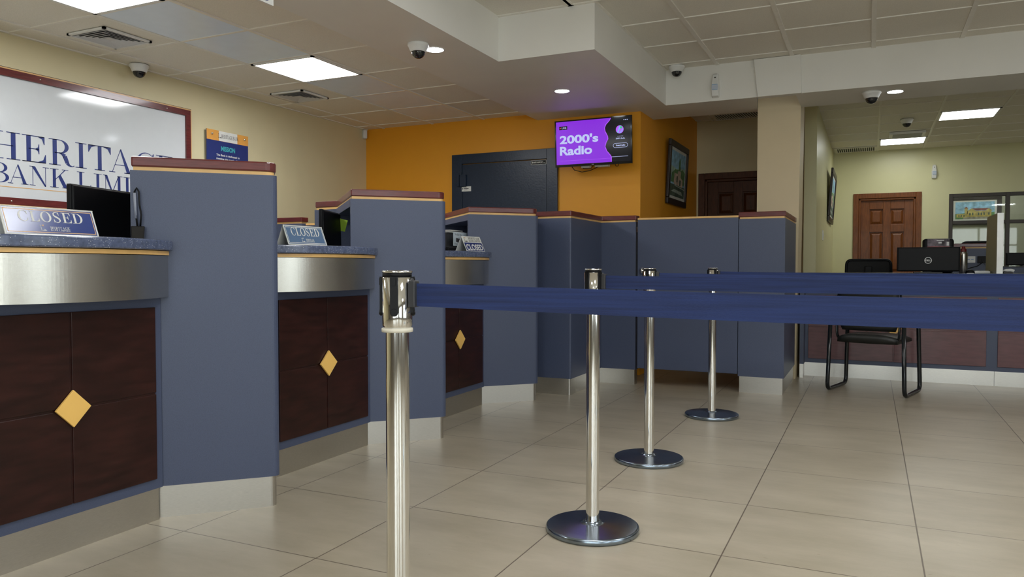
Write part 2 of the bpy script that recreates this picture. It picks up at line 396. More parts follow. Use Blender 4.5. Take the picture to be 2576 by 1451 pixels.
WID = dict(I=.48, H=1.1, E=.9, L=.85, T=1.0, A=1.05, N=1.0, M=1.25, K=1.0, D=1.05, B=.9, R=1.02, O=1.05, C=.95, G=1.0, S=.78)
def serif_text(mb, txt, u0, v0, height, total=None, gap=.09, sp=.35, s=.165, h=.035):
    """adds glyph polygons in the (u, v) plane to a list"""
    L = 0
    for c in txt: L += (sp if c == ' ' else WID[c] + gap)
    k = (total / (L - gap) / height) if total else 1.0
    x = 0; out = []
    for c in txt:
        if c != ' ':
            for q in serif_glyph(c, WID[c], s, h): out.append([(u0 + (x + a) * height * k, v0 + b * height) for a, b in q])
        x += sp if c == ' ' else WID[c] + gap
    mb += out
    return out
def decal(polys, O, U, V, name, m, parent, lift=.0012):
    """polygons laid on a plane: origin O, unit axes U, V"""
    O, U, V = Vector(O), Vector(U).normalized(), Vector(V).normalized(); N = U.cross(V).normalized(); b = MB()
    for q in polys:
        a = sum(q[i][0] * q[(i + 1) % len(q)][1] - q[(i + 1) % len(q)][0] * q[i][1] for i in range(len(q)))
        if a < 0: q = q[::-1]
        b.poly([O + U * x + V * y + N * lift for x, y in q])
    return b.build(name, m, parent)
def sans(txt, u0, v0, height, total=None, bold=0.0, center=False):
    """built-in font turned into triangles; returns polygons in (u, v)"""
    cu = bpy.data.curves.new('t', 'FONT'); cu.body = txt; cu.size = 1; cu.offset = bold; cu.resolution_u = 4
    o = bpy.data.objects.new('t', cu); C.objects.link(o); dg = bpy.context.evaluated_depsgraph_get()
    me = bpy.data.meshes.new_from_object(o.evaluated_get(dg)); C.objects.unlink(o); bpy.data.objects.remove(o)
    vs = [v.co for v in me.vertices]; x0 = min(v.x for v in vs); x1 = max(v.x for v in vs)
    ky = height / .73; kx = total / (x1 - x0) if total else ky
    off = -(x1 - x0) / 2 * kx if center else 0
    out = [[(u0 + off + (vs[i].x - x0) * kx, v0 + vs[i].y * ky) for i in p.vertices] for p in me.polygons]
    bpy.data.meshes.remove(me); bpy.data.curves.remove(cu)
    return out
def disc(cx, cy, r, n=24, ry=None): return [(cx + r * math.cos(2 * PI * k / n), cy + (ry or r) * math.sin(2 * PI * k / n)) for k in range(n)]
def logo_mark(u, v, s):
    """lamp-post mark with a light beam and a swoosh: (stem polygons, beam polygons)"""
    stem = [[(u, v), (u + .40 * s, v), (u + .40 * s, v + .07 * s), (u, v + .07 * s)], [(u + .14 * s, v), (u + .26 * s, v), (u + .22 * s, v + .9 * s), (u + .16 * s, v + .9 * s)],
            [(u + .02 * s, v + .86 * s), (u + .26 * s, v + .86 * s), (u + .22 * s, v + 1.0 * s), (u + .06 * s, v + .97 * s)],
            [(u + .40 * s, v + .07 * s), (u + .40 * s, v), (u + 1.1 * s, v), (u + 1.0 * s, v + .10 * s), (u + .62 * s, v + .30 * s), (u + .72 * s, v + .14 * s)]]
    beam = [[(u + .30 * s, v + .94 * s), (u + .74 * s, v + 1.08 * s), (u + .68 * s, v + .90 * s), (u + .74 * s, v + .74 * s)]]
    return stem, beam

# ================================================================ THE SETTING
fl = struct(MB().box(-5.2, 4.8, -5.6, 15.0, -0.1, 0).build('floor', floorm))
YB = 6.88
struct(MB().box(-5.15, -5.0, -4.6, YB + .12, 0, 2.9).build('wall_left', cream))
struct(MB().box(-5.0, -2.05, YB, YB + .12, 0, 2.9).box(-2.05, -1.93, YB, 9.38, 0, 2.9).build('wall_orange', orange))
# corridor end wall with a door opening
D1 = (-1.905, -0.985)
struct(MB().box(-2.05, D1[0] + .02, 9.38, 9.5, 0, 2.9).box(D1[1] - .02, -.66, 9.38, 9.5, 0, 2.9).box(D1[0] + .02, D1[1] - .02, 9.38, 9.5, 2.08, 2.9).build('wall_corridor', cream))
struct(MB().box(-.66, -.535, 8.8, 12.75, 0, 2.9).build('wall_partition', cream2))
# far wall with door 2 and the office window
D2 = (-.25, .67); WX = (1.02, 3.1); WZ = (.90, 2.06)
struct(MB().box(-.66, D2[0] + .02, 12.75, 12.87, 0, 2.9).box(D2[1] - .02, WX[0], 12.75, 12.87, 0, 2.9).box(D2[0] + .02, D2[1] - .02, 12.75, 12.87, 2.06, 2.9)
       .box(WX[0], WX[1], 12.75, 12.87, 0, WZ[0]).box(WX[0], WX[1], 12.75, 12.87, WZ[1], 2.9).box(WX[1], 4.6, 12.75, 12.87, 0, 2.9).build('wall_far', cream2))
struct(MB().box(.6, 4.6, 14.6, 14.7, 0, 2.9).box(.6, .7, 12.87, 14.6, 0, 2.9).box(.7, 4.6, 12.87, 14.6, 2.75, 2.85).build('wall_office', officew))
# right wall and front wall, both with daylight windows
def wall_with_windows(name, axis, at, th, a0, a1, wins, z0, z1, m):
    b = MB(); cur = a0
    def bx(p, q, zz0, zz1):
        if axis == 'x': b.box(at, at + th, p, q, zz0, zz1)
        else: b.box(p, q, at, at + th, zz0, zz1)
    for (p, q) in wins:
        bx(cur, p, 0, 2.9); bx(p, q, 0, z0); bx(p, q, z1, 2.9); cur = q
    bx(cur, a1, 0, 2.9)
    return struct(b.build(name, m))
wall_with_windows('wall_right', 'x', 4.6, .15, -4.6, 14.7, [(-3.6, -1.0), (.3, 2.9)], .35, 2.35, tan)
wall_with_windows('wall_front', 'y', -4.6, .12, -5.15, 4.75, [(-.75, 1.55), (2.15, 4.45)], .35, 2.35, tan)
n = 1
for (ax, p, q) in (('y', -.75, 1.55), ('y', 2.15, 4.45), ('x', -3.6, -1.0), ('x', .3, 2.9)):
    b = MB(); g = MB(); mid = (p + q) / 2
    def fx(u0, u1, zz0, zz1, d=.05, b_=None, ax=ax):
        t = b_ or b
        if ax == 'y': t.box(u0, u1, -4.56 - d / 2, -4.56 + d / 2, zz0, zz1)
        else: t.box(4.66 - d / 2, 4.66 + d / 2, u0, u1, zz0, zz1)
    for (u0, u1) in ((p, p + .06), (q - .06, q), (mid - .03, mid + .03)): fx(u0, u1, .35, 2.35)
    for (a0, a1) in ((.35, .41), (2.29, 2.35), (1.7, 1.75)): fx(p, q, a0, a1)
    fx(p, q, .36, 2.34, .006, g)
    o = struct(b.build('window_%d' % n, frameb)); g.build('glass_pane', glass, o); n += 1

# ceilings
ZL, ZC, ZS = 2.495, 2.745, 2.437
def grid_ceiling(name, x0, x1, y0, y1, z, xs, ys, skip=()):
    o = struct(MB().box(x0, x1, y0, y1, z + .004, z + .05).build(name, tilem)); b = MB()
    for x in xs: b.box(x - .012, x + .012, y0, y1, z - .003, z + .006)
    for y in ys: b.box(x0, x1, y - .010, y + .010, z - .002, z + .006)
    b.build('grid', tbar, o)
    return o
lx = [-4.765, -4.155, -3.557]; ly = [3.061 + .605 * k for k in range(-12, 7)]
cl = grid_ceiling('ceiling', -5.0, -2.96, -4.6, YB, ZL, lx + [-4.988, -2.97], ly)
b = MB()
for k in range(-12, 6):
    if k % 4 != 3 and not (0 < 0): pass
LIT = [(2.456, 3.061), (4.276, 4.881), (0.641, 1.246), (-1.174, -.569)]
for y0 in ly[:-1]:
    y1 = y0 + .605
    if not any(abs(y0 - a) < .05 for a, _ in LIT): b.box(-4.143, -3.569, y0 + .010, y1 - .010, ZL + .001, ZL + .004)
b.build('bloom_tile', tile2, cl)['label'] = 'smooth ceiling tiles with the bluish bloom of the lights painted in'
cxs = [-.606 + .607 * k for k in range(-2, 9)]; cys = [5.375 + .59 * k for k in range(-17, 3)]
co = struct(MB().prism([(-2.363, -4.6), (4.6, -4.6), (4.6, 6.73), (-1.66, 6.73), (-1.66, 4.80), (-2.363, 4.80)], ZC + .004, ZC + .05).build('ceiling', tilem))
b = MB()
for x in cxs: b.box(x - .016, x + .016, -4.6, 6.73, ZC - .004, ZC + .006)
b.box(-1.845, -1.815, -4.6, 4.8, ZC - .004, ZC + .006)
for y in cys:
    xa = -2.363 if y < 4.8 else -1.66
    b.box(xa, 4.6, y - .008, y + .008, ZC - .0025, ZC + .006)
b.box(-1.66, -1.645, 4.8, 6.73, ZC - .004, ZC + .006).box(-2.363, -1.66, 4.785, 4.80, ZC - .004, ZC + .006)
b.build('grid', tbar, co)
grid_ceiling('ceiling', -1.93, -.535, 7.33, 9.38, 2.76, [-1.74, -1.12], [9.27, 8.67, 8.06])
grid_ceiling('ceiling', -.535, 4.6, 7.33, 12.75, ZC, [.075, .68, 1.29, 1.90, 2.51, 3.12, 3.73, 4.34], [12.17 - .59 * k for k in range(0, 9)])
# white soffit and beams
sf = MB()
sf.prism([(-2.96, -4.6), (-2.363, -4.6), (-2.363, 4.80), (-1.66, 4.80), (-1.66, 6.73), (-.885, 6.73), (-.95, 7.26), (-.95, 7.33), (-1.93, 7.33), (-1.93, YB), (-2.96, YB)], ZS, 2.9)
sf.box(-.58, 4.6, 6.73, 7.33, ZS, 2.9).box(-.882, -.58, 6.73, 6.80, ZS, 2.9)
struct(sf.build('ceiling_soffit', white_p))
struct(MB().quadbox([(-.874, 6.69, ZS - .006), (-.530, 6.69, ZS - .006), (-.530, 6.75, ZS - .006), (-.874, 6.75, ZS - .006), (-.907, 6.69, ZC), (-.540, 6.69, ZC), (-.540, 6.75, ZC), (-.907, 6.75, ZC)]).build('trim_1', white_p), 'white board boxed over the beam above the column')
struct(MB().quadbox([(-.945, 7.25, 0), (-.600, 7.25, 0), (-.600, 7.64, 0), (-.945, 7.64, 0), (-.945, 7.25, 2.9), (-.572, 7.25, 2.9), (-.572, 7.64, 2.9), (-.945, 7.64, 2.9)]).build('wall_column', colm), 'beige square column')

# doors -------------------------------------------------------------
def door(name, x0, x1, y, ztop, m, mf):
    """six-panel wooden door; x0..x1 outer edges of the casing"""
    f = MB(); cw = .075
    f.box(x0, x0 + cw, y - .022, y + .05, 0, ztop).box(x1 - cw, x1, y - .022, y + .05, 0, ztop).box(x0 + cw, x1 - cw, y - .022, y + .05, ztop - cw, ztop)
    f.box(x0 + cw, x0 + cw + .03, y - .005, y + .08, 0, ztop - cw).box(x1 - cw - .03, x1 - cw, y - .005, y + .08, 0, ztop - cw).box(x0 + cw, x1 - cw, y - .005, y + .08, ztop - cw - .03, ztop - cw)
    fr = struct(f.build(name, mf, bevel=.006))
    a, c = x0 + cw + .03, x1 - cw - .03; W = c - a; yy = y + .035; zt = ztop - cw - .03
    l = MB(); st = .12; mu = .10; pw = (W - 2 * st - mu) / 2
    rails = [(0, .22), (.78, .93), (1.53, 1.64), (zt - .13, zt)]
    l.box(a, a + st, yy, yy + .04, 0, zt).box(c - st, c, yy, yy + .04, 0, zt).box(a + st + pw, c - st - pw, yy, yy + .04, 0, zt)
    for r0, r1 in rails:
        l.box(a + st, a + st + pw, yy, yy + .04, r0, r1).box(c - st - pw, c - st, yy, yy + .04, r0, r1)
    leaf = l.build('door_leaf', m, fr, bevel=.003)
    for i in range(3):
        z0, z1 = rails[i][1], rails[i + 1][0]
        for xa in (a + st, c - st - pw):
            p = MB(); e = .045
            X0, X1 = xa, xa + pw
            p.quadbox([(X0, yy + .03, z0), (X1, yy + .03, z0), (X1, yy + .035, z0), (X0, yy + .035, z0), (X0, yy + .03, z1), (X1, yy + .03, z1), (X1, yy + .035, z1), (X0, yy + .035, z1)])
            b0 = len(p.v)
            p.v += [(X0 + .012, yy + .029, z0 + .012), (X1 - .012, yy + .029, z0 + .012), (X1 - .012, yy + .029, z1 - .012), (X0 + .012, yy + .029, z1 - .012),
                    (X0 + e, yy + .010, z0 + e), (X1 - e, yy + .010, z0 + e), (X1 - e, yy + .010, z1 - e), (X0 + e, yy + .010, z1 - e)]
            for q in ((0, 1, 5, 4), (1, 2, 6, 5), (2, 3, 7, 6), (3, 0, 4, 7), (4, 5, 6, 7)): p.f.append(tuple(b0 + i2 for i2 in q)); p.sm.append(False)
            p.build('raised_panel', m, leaf)
    h = MB().lathe([(.024, 0), (.024, -.01), (.010, -.014), (.010, -.04), (.022, -.045), (.028, -.06), (.02, -.075), (0, -.078)], 20, (c - .06, yy, 1.0), 'y')
    h.build('door_handle', chrome, leaf)
    return fr
door('door_1', D1[0], D1[1], 9.38, 2.135, doord, doord)
door('door_2', D2[0], D2[1], 12.75, 2.11, doorm, doorm)
# office window with mullions
b = MB(); y = 12.73
for x in (WX[0], 1.72, 2.40, WX[1] - .05): b.box(x, x + .05, y, y + .09, WZ[0], WZ[1])
for z in (WZ[0], 1.62, WZ[1] - .05): b.box(WX[0], WX[1], y + .005, y + .085, z, z + .05)
o = struct(b.build('window_5', frameb, bevel=.004)); MB().box(WX[0] + .02, WX[1] - .02, y + .04, y + .046, WZ[0] + .02, WZ[1] - .02).build('glass_pane', glass, o)
# baseboards
struct(MB().box(-.535, D2[0], 12.738, 12.75, 0, .09).box(D2[1], 4.6, 12.738, 12.75, 0, .09).build('baseboard_far', white))

# ================================================================ COUNTER RUN
PITCH = 1.397
def arcpts(x_end, sag, ya, yb, n=64, dx=0):
    c = (yb - ya) / 2; R = (c * c + sag * sag) / (2 * sag); ym = (ya + yb) / 2; out = []
    for k in range(n + 1):
        yy = ya + (yb - ya) * k / n; out.append((x_end + dx + math.sqrt(max(0, R * R - (yy - ym) ** 2)) - (R - sag), yy))
    return out
def teller_counter(loc, label):
    t = thing('teller_counter', label, 'counter', loc, 0, 'teller counters between the blue dividers')
    ya, yb = 1.383, 2.137
    MB().prism([(-2.55, ya), (-2.55, yb), (-2.63, 2.055), (-2.64, 2.055), (-2.64, 1.475)], .13, 1.05).build('body', blue, t)
    MB().prism([(-2.56, ya + .01), (-2.56, yb - .01), (-2.63, 2.055), (-2.64, 2.055), (-2.64, 1.475)], 0, .13).build('kick_plate', steel, t)
    p = MB(); yl, yr, zl, zh = 1.402, 2.107, .170, .850; ym, zm = (yl + yr) / 2, .510; g = .0035
    for (a, c) in ((yl, ym - g), (ym + g, yr)):
        for (d, e) in ((zl, zm - g), (zm + g, zh)): p.box(-2.55, -2.541, a, c, d, e)
    p.box(-2.55, -2.545, yl + .001, yr - .001, zl + .001, zh - .001)
    p.build('front_panel', wood, t, bevel=.003)
    s = .066; dm = MB()
    dm.v = [(-2.538, ym, zm - s), (-2.538, ym + s, zm), (-2.538, ym, zm + s), (-2.538, ym - s, zm), (-2.528, ym, zm - s), (-2.528, ym + s, zm), (-2.528, ym, zm + s), (-2.528, ym - s, zm)]
    dm.f = [(3, 2, 1, 0), (4, 5, 6, 7), (0, 1, 5, 4), (1, 2, 6, 5), (2, 3, 7, 6), (3, 0, 4, 7)]; dm.sm = [False] * 6
    d = dm.build('diamond_inlay', diam, t, bevel=.0015)
    MB().box(-2.541, -2.538, ym - .03, ym + .03, zm - .03, zm + .03).build('spacer', white, d)
    back = [(-2.60, yb - .07), (-2.60, ya + .07)]
    MB().prism(arcpts(-2.535, .135, 1.352, 2.165) + back, .889, 1.052).build('steel_band', bandm, t)
    MB().prism(arcpts(-2.532, .140, 1.350, 2.167) + back, 1.0545, 1.070).build('gold_strip', gold, t)
    MB().prism(arcpts(-2.522, .148, 1.340, 2.177) + [(-2.66, 2.04), (-2.70, 1.76), (-2.66, 1.48)], 1.0725, 1.112).build('countertop', stone, t, bevel=.006)
    MB().prism([(-2.645, 1.86), (-2.645, 2.05), (-2.9, 2.31), (-3.14, 2.54), (-3.5, 2.6), (-3.5, 1.86)], .72, .76).box(-3.48, -3.44, 1.88, 1.92, 0, .72).box(-3.48, -3.44, 2.5, 2.54, 0, .72).build('work_shelf', dgrey, t)
    return t
tc1 = teller_counter((0, 0, 0), 'nearest teller counter, bowed steel band, diamond on dark panel, at the left edge')
dup(tc1, (0, PITCH, 0), 'middle teller counter with steel band, between the tallest and the second blue divider')
dup(tc1, (0, 2 * PITCH, 0), 'farthest, smallest-looking teller counter, between the second and third blue dividers')

Cc, Tt, Rr, Gg, Ff, Ee, Dd = (-2.628, 2.070), (-2.238, 2.460), (-2.555, 2.777), (-2.98, 3.20), (-3.38, 3.00), (-3.38, 2.672), (-3.19, 2.658)
def divider(loc, label):
    t = thing('teller_divider', label, 'divider', loc, 0, 'blue dividers between the teller counters')
    full = [Cc, Tt, Rr, Gg, Ff, Ee, Dd]; rr = rounded(full, {1: .03})
    u = Vector((Dd[0] - Cc[0], Dd[1] - Cc[1])).normalized(); nrm = Vector((-u.y, u.x)) * -1   # inward
    a = Vector(Dd) - u * .03; c = Vector(Cc) + u * .02; dd = .20
    mid = rounded([Cc, Tt, Rr, Gg, Ff, Ee, Dd, tuple(a), tuple(a + nrm * dd), tuple(c + nrm * dd), tuple(c)], {1: .03})
    b = MB().prism(rr, .13, 1.115).prism(mid, 1.115, 1.345).prism(rr, 1.345, 1.388); b.build('body', blue, t)
    MB().prism(rounded(offset(full, -.012), {1: .03}), 0, .13).build('kick_plate', steel, t)
    MB().prism(rounded(offset(full, -.010), {1: .035}), 1.388, 1.403).build('gold_strip', gold, t)
    MB().prism(rounded(offset(full, -.003), {1: .045}), 1.403, 1.443).build('cap', capm, t, bevel=.006)
    return t
dv = divider((0, 0, 0), 'tallest-looking blue-grey divider with maroon cap, nearest the camera')
dup(dv, (0, PITCH, 0), 'second blue-grey divider from the camera, right of the middle CLOSED sign')
dup(dv, (-.012, 2 * PITCH, 0), 'third blue-grey divider, right of the small white CLOSED tent sign')

def capped(name, label, cat, poly, z_cap=True, kick=True, rnd=None, top=1.388, group=None, loc=None):
    cx = sum(p[0] for p in poly) / len(poly); cy = sum(p[1] for p in poly) / len(poly)
    t = thing(name, label, cat, (cx, cy, 0), 0, group); q = [(x - cx, y - cy) for x, y in poly]; rnd = rnd or {}
    MB().prism(rounded(q, rnd), .13 if kick else .0, top).build('body', blue, t)
    if kick: MB().prism(rounded(offset(q, -.010), rnd), 0, .13).build('kick_plate', steel, t)
    MB().prism(rounded(offset(q, -.006), rnd), top, top + .015).build('gold_strip', gold, t)
    if z_cap: MB().prism(rounded(offset(q, .004), rnd), top + .015, top + .055).build('cap', capm, t, bevel=.005)
    return t
w1 = capped('wing_partition', 'stepped blue partition with maroon cap between third divider and gate', 'partition',
       [(-2.535, 5.56), (-2.11, 5.56), (-2.11, 6.30), (-1.805, 6.30), (-1.805, 6.40), (-2.21, 6.40), (-2.21, 5.66), (-2.535, 5.66)], rnd={1: .012})
capped('end_block', 'blue block with maroon cap and grey kick plate in front of the column', 'partition', [(-.955, 6.285), (-.605, 6.285), (-.605, 7.22), (-.955, 7.22)])
g = thing('swing_gate', 'blue half gate with gold top edge between the partition and the end block', 'gate', (-1.79, 6.30, 0))
MB().box(.004, .83, -.01, .035, .146, 1.403).build('panel', blue, g, bevel=.003)
MB().box(.004, .83, -.012, .037, 1.403, 1.418).build('gold_strip', gold, g)
kn = MB().lathe([(.031, 0), (.031, -.008), (.014, -.012), (.014, -.022), (.020, -.028), (.018, -.036), (0, -.038)], 24, (.05, -.01, .972), 'y').build('knob', chrome, g)
MB().box(-.004, .004, -.016, .0, 1.30, 1.345).build('hinge', chrome, g)
# back divider behind the middle teller
capped('back_partition', 'low dark-capped partition against the left wall behind the middle teller', 'partition', [(-4.995, 5.28), (-4.53, 5.28), (-4.53, 5.36), (-4.995, 5.36)])
g = thing('back_gate', 'low gold-topped gate beside the back partition near the left wall', 'gate', (-4.50, 5.30, 0))
MB().box(0, .60, 0, .04, .1, 1.372).build('panel', blue, g); MB().box(0, .60, -.002, .042, 1.372, 1.388).build('gold_strip', gold, g)

# ---------------------------------------------------------------- service desk on the right
t = thing('service_desk', 'long service desk with maroon panels and steel kick plate on the right', 'desk', (0, 7.52, 0))
MB().box(-.555, 3.2, 0, .70, .125, .90).box(-.575, -.54, -.16, 0, .125, .90).build('body', blue, t)
MB().box(-.545, .955, .010, .68, 0, .125).box(-.575, -.545, -.155, .02, 0, .125).build('kick_plate', steel, t)
MB().box(.957, 3.2, .008, .68, 0, .125).build('kick_plate', steel, t)
for (xa, xb) in ((-.513, .893), (.975, 2.38)):
    xm = (xa + xb) / 2; p = MB(); gg = .006
    for (a, c) in ((xa, xm - gg), (xm + gg, xb)):
        for (d, e) in ((.163, .455 - gg), (.455 + gg, .747)): p.box(a, c, -.009, 0, d, e)
    p.box(xa + .001, xb - .001, -.004, 0, .164, .746)
    q = p.build('front_panel', wood2, t, bevel=.003)
    s = .066; dm = MB(); zm = .462
    dm.v = [(xm, -.012, zm - s), (xm + s, -.012, zm), (xm, -.012, zm + s), (xm - s, -.012, zm), (xm, -.022, zm - s), (xm + s, -.022, zm), (xm, -.022, zm + s), (xm - s, -.022, zm)]
    dm.f = [(0, 1, 2, 3), (7, 6, 5, 4), (4, 5, 1, 0), (5, 6, 2, 1), (6, 7, 3, 2), (7, 4, 0, 3)]; dm.sm = [False] * 6
    d = dm.build('diamond_inlay', diam, q)
    MB().box(xm - .03, xm + .03, -.013, -.008, zm - .03, zm + .03).build('spacer', white, d)
MB().box(-.56, 3.2, -.03, .02, .80, .895).build('steel_band', bandm, t)
MB().box(-.56, 3.2, -.035, .02, .897, .909).build('gold_strip', gold, t)
MB().box(-.56, 3.2, -.06, .72, .910, .950).build('countertop', stone, t, bevel=.006)

# steel-edged upright divider on the desk
t = thing('desk_divider', 'tall narrow upright divider with bright steel edge standing on the service desk', 'divider', (.955, 7.50, .95))
MB().quadbox([(0, .0, 0), (.043, .0, 0), (.043, .66, 0), (0, .68, 0), (0, .0, .505), (.043, .0, .505), (.043, .62, .505), (0, .62, .505)]).build('panel', mat('olive_reflection_panel', (.20, .19, .12), .35), t)  # olive is the wall's reflection in the steel side, painted as colour
MB().box(-.001, .044, -.006, .0, -.0, .506).build('steel_edge', mat('satin_steel', (.48, .47, .45), .42, 1.0, var=.06, vs=12), t)

# ================================================================ STANCHIONS AND BELTS
def stanchion(loc, rz, label):
    t = thing('stanchion_post', label, 'stanchion', loc, rz, 'chrome queue posts')
    MB().lathe([(.172, 0), (.1775, .004), (.1785, .012), (.177, .020), (.174, .0225), (.170, .0232), (.168, .0234), (.13, .0258), (.09, .0284), (.05, .031), (.034, .0322), (.032, .034), (.0285, .040), (0, .040)], 64).build('base', chrome_d, t)
    MB().lathe([(.0265, .036), (.0255, .05), (.0255, .87)], 40, close=False).build('pole', chrome, t)
    MB().lathe([(.026, .868), (.0335, .869), (.034, .873), (.0335, .877), (.028, .878), (.026, .878)], 40).build('ring', ring_m, t)
    hd = MB().lathe([(.0300, .878), (.0325, .884), (.0330, .90), (.0330, .986), (.031, .987)], 48, close=False).build('head', chrome, t)
    MB().lathe([(.0315, .986), (.0315, .996), (.030, .997), (.024, .996), (.020, .992), (0, .992)], 40).build('head_cap', black, hd)
    MB().lathe([(.0305, .996), (.0328, .9965), (.0332, .9985), (.0325, 1.0005), (.0300, 1.001), (.0298, .997)], 48, close=False).build('rim', chrome, hd)
    for k in range(4):
        a = k * PI / 2; b = MB(); R = .0330
        b.box(R - .003, R + .0035, -.0085, .0085, .912, .988).lathe([(.0085, -.003), (.0085, .0035), (.0075, .0045)], 20, (R, 0, .912), 'x')
        b.box(R + .003, R + .0055, -.004, .004, .970, .985).lathe([(.0032, .003), (.0032, .006)], 14, (R, 0, .909), 'x')
        b.xf(Matrix.Rotation(a, 4, 'Z')); b.build('belt_slot', black, hd)
    return t
PX = [(-.925, 1.382), (-.952, 2.746), (-1.033, 3.866), (-.957, 5.192)]
SL = ['nearest chrome queue post, cut off by the bottom of the photo', 'second chrome queue post, with its whole round base in the foreground',
      'third chrome queue post, its base between the nearest and farthest full bases', 'farthest chrome queue post, the smallest-looking, in front of the gate']
p0 = stanchion((*PX[0], 0), math.radians(23), SL[0])
for i, rz in ((1, -23), (2, -5), (3, 40)): dup(p0, (*PX[i], 0), SL[i], math.radians(rz))
for i in range(4): dup(p0, (1.75, PX[i][1] + .02, 0), 'queue post beyond the right edge of the photo, at the other end of a belt', 0)
BL = ['nearest, lowest-looking navy belt, drawn across the frame from the nearest post', 'navy belt running right from the second post, just above the nearest belt',
      'navy belt running right from the third post', 'farthest navy belt, running right from the farthest post']
for i in range(4):
    x0, y0 = PX[i]; t = thing('barrier_belt', BL[i], 'belt', (x0, y0, 0), 0, 'navy retractable queue belts')
    xe = 1.75 - x0; b = MB(); n = 40; r = .045; zt, zb = (.974, .925) if i == 0 else (.976, .927)
    base = len(b.v)
    for s_, dy in ((0, -.0009), (1, .0009)):
        for k in range(n + 1):
            u = k / n; x = r + (xe - 2 * r) * u; sag = -.016 * math.sin(PI * u) * (1 if i == 0 else .6); yy = .02 * u + dy + .0012 * math.sin(17 * u + i)
            b.v += [(x, yy, zb + sag), (x, yy, zt + sag)]
    m_ = 2 * (n + 1)
    for k in range(n):
        a = 2 * k; b.f += [(a, a + 2, a + 3, a + 1), (m_ + a + 1, m_ + a + 3, m_ + a + 2, m_ + a), (a + 1, a + 3, m_ + a + 3, m_ + a + 1), (a, m_ + a, m_ + a + 2, a + 2)]; b.sm += [False] * 4
    b.build('webbing', beltm, t)
    MB().box(.034, .050, -.010, .010, zb - .002, zt + .006).box(.036, .040, -.006, .006, zt, zt + .010).build('clip', dgrey, t, bevel=.002)

# ================================================================ SIGNS
def frame_uv(parent, name, u0, u1, v0, v1, w_, O, U, V, m, th):
    O, U, V = Vector(O), Vector(U).normalized(), Vector(V).normalized(); N = U.cross(V)
    b = MB()
    def bar(a0, a1, c0, c1):
        b.quadbox([O + U * a0 + V * c0, O + U * a1 + V * c0, O + U * a1 + V * c0 + N * th, O + U * a0 + V * c0 + N * th,
                   O + U * a0 + V * c1, O + U * a1 + V * c1, O + U * a1 + V * c1 + N * th, O + U * a0 + V * c1 + N * th])
    bar(u0, u1, v0, v0 + w_); bar(u0, u1, v1 - w_, v1); bar(u0, u0 + w_, v0 + w_, v1 - w_); bar(u1 - w_, u1, v0 + w_, v1 - w_)
    return b.build(name, m, parent)
# wall sign
yl, yr, z0, z1 = 1.55, 4.478, 1.405, 2.262
t = thing('wall_sign', 'large glossy white sign board in maroon frame with navy lettering on left wall', 'sign', (-5.0, (yl + yr) / 2, z0))
oy, oz = -(yl + yr) / 2, -z0
U, V = (0, 1, 0), (0, 0, 1)
MB().box(.0, .018, yl + oy + .02, yr + oy - .02, .02, z1 - z0 - .02).build('board', boardm, t)
frame_uv(t, 'frame', yl + oy, yr + oy, 0, z1 - z0, .045, (.0, 0, 0), U, V, capm, .032)
frame_uv(t, 'gold_edge', yl + oy - .009, yr + oy + .009, -.009, z1 - z0 + .009, .0088, (.0, 0, 0), U, V, goldt, .030)
frame_uv(t, 'dark_edge', yl + oy - .014, yr + oy + .014, -.014, z1 - z0 + .014, .0048, (.0, 0, 0), U, V, framed, .022)
pol = []
def glyph_at(c, ya, yb, zb, zh):
    w_ = (yb - ya) / zh
    for q in serif_glyph(c, w_, .17, .030): pol.append([(ya + a * zh, zb + d * zh) for a, d in q])
for c, ya, yb in (('H', 2.925, 3.120), ('E', 3.131, 3.288), ('R', 3.308, 3.488), ('I', 3.496, 3.580), ('T', 3.592, 3.768), ('A', 3.752, 3.945), ('G', 3.975, 4.145), ('E', 4.154, 4.315)): glyph_at(c, ya, yb, 1.694, .174)
for c, ya, yb in (('B', 2.925, 3.045), ('A', 3.036, 3.168), ('N', 3.176, 3.306), ('K', 3.313, 3.450), ('L', 3.505, 3.610), ('I', 3.632, 3.693), ('M', 3.703, 3.860), ('I', 3.869, 3.930), ('T', 3.935, 4.055), ('E', 4.07, 4.18), ('D', 4.19, 4.32)): glyph_at(c, ya, yb, 1.542, .126)
decal([[(a + oy, b_ + oz) for a, b_ in q] for q in pol], (.018, 0, 0), U, V, 'lettering', navy, t)
decal([[(2.3 + oy, 1.516 + oz), (4.32 + oy, 1.516 + oz), (4.32 + oy, 1.521 + oz), (2.3 + oy, 1.521 + oz)]], (.018, 0, 0), U, V, 'gold_line', goldt, t)
st, bm = logo_mark(2.20 + oy, 1.53 + oz, .34)
decal(st, (.018, 0, 0), U, V, 'lamp_mark', navy, t); decal(bm, (.018, 0, 0), U, V, 'beam_mark', goldt, t)
b = MB()
for yy in (2.2, 3.25, 4.25):
    b.lathe([(.006, 0), (.005, .003), (0, .004)], 10, (.032, yy + oy, z1 - z0 - .022), 'x'); b.lathe([(.006, 0), (.005, .003), (0, .004)], 10, (.032, yy + oy - .2, .022), 'x')
b.build('screws', chrome, t)
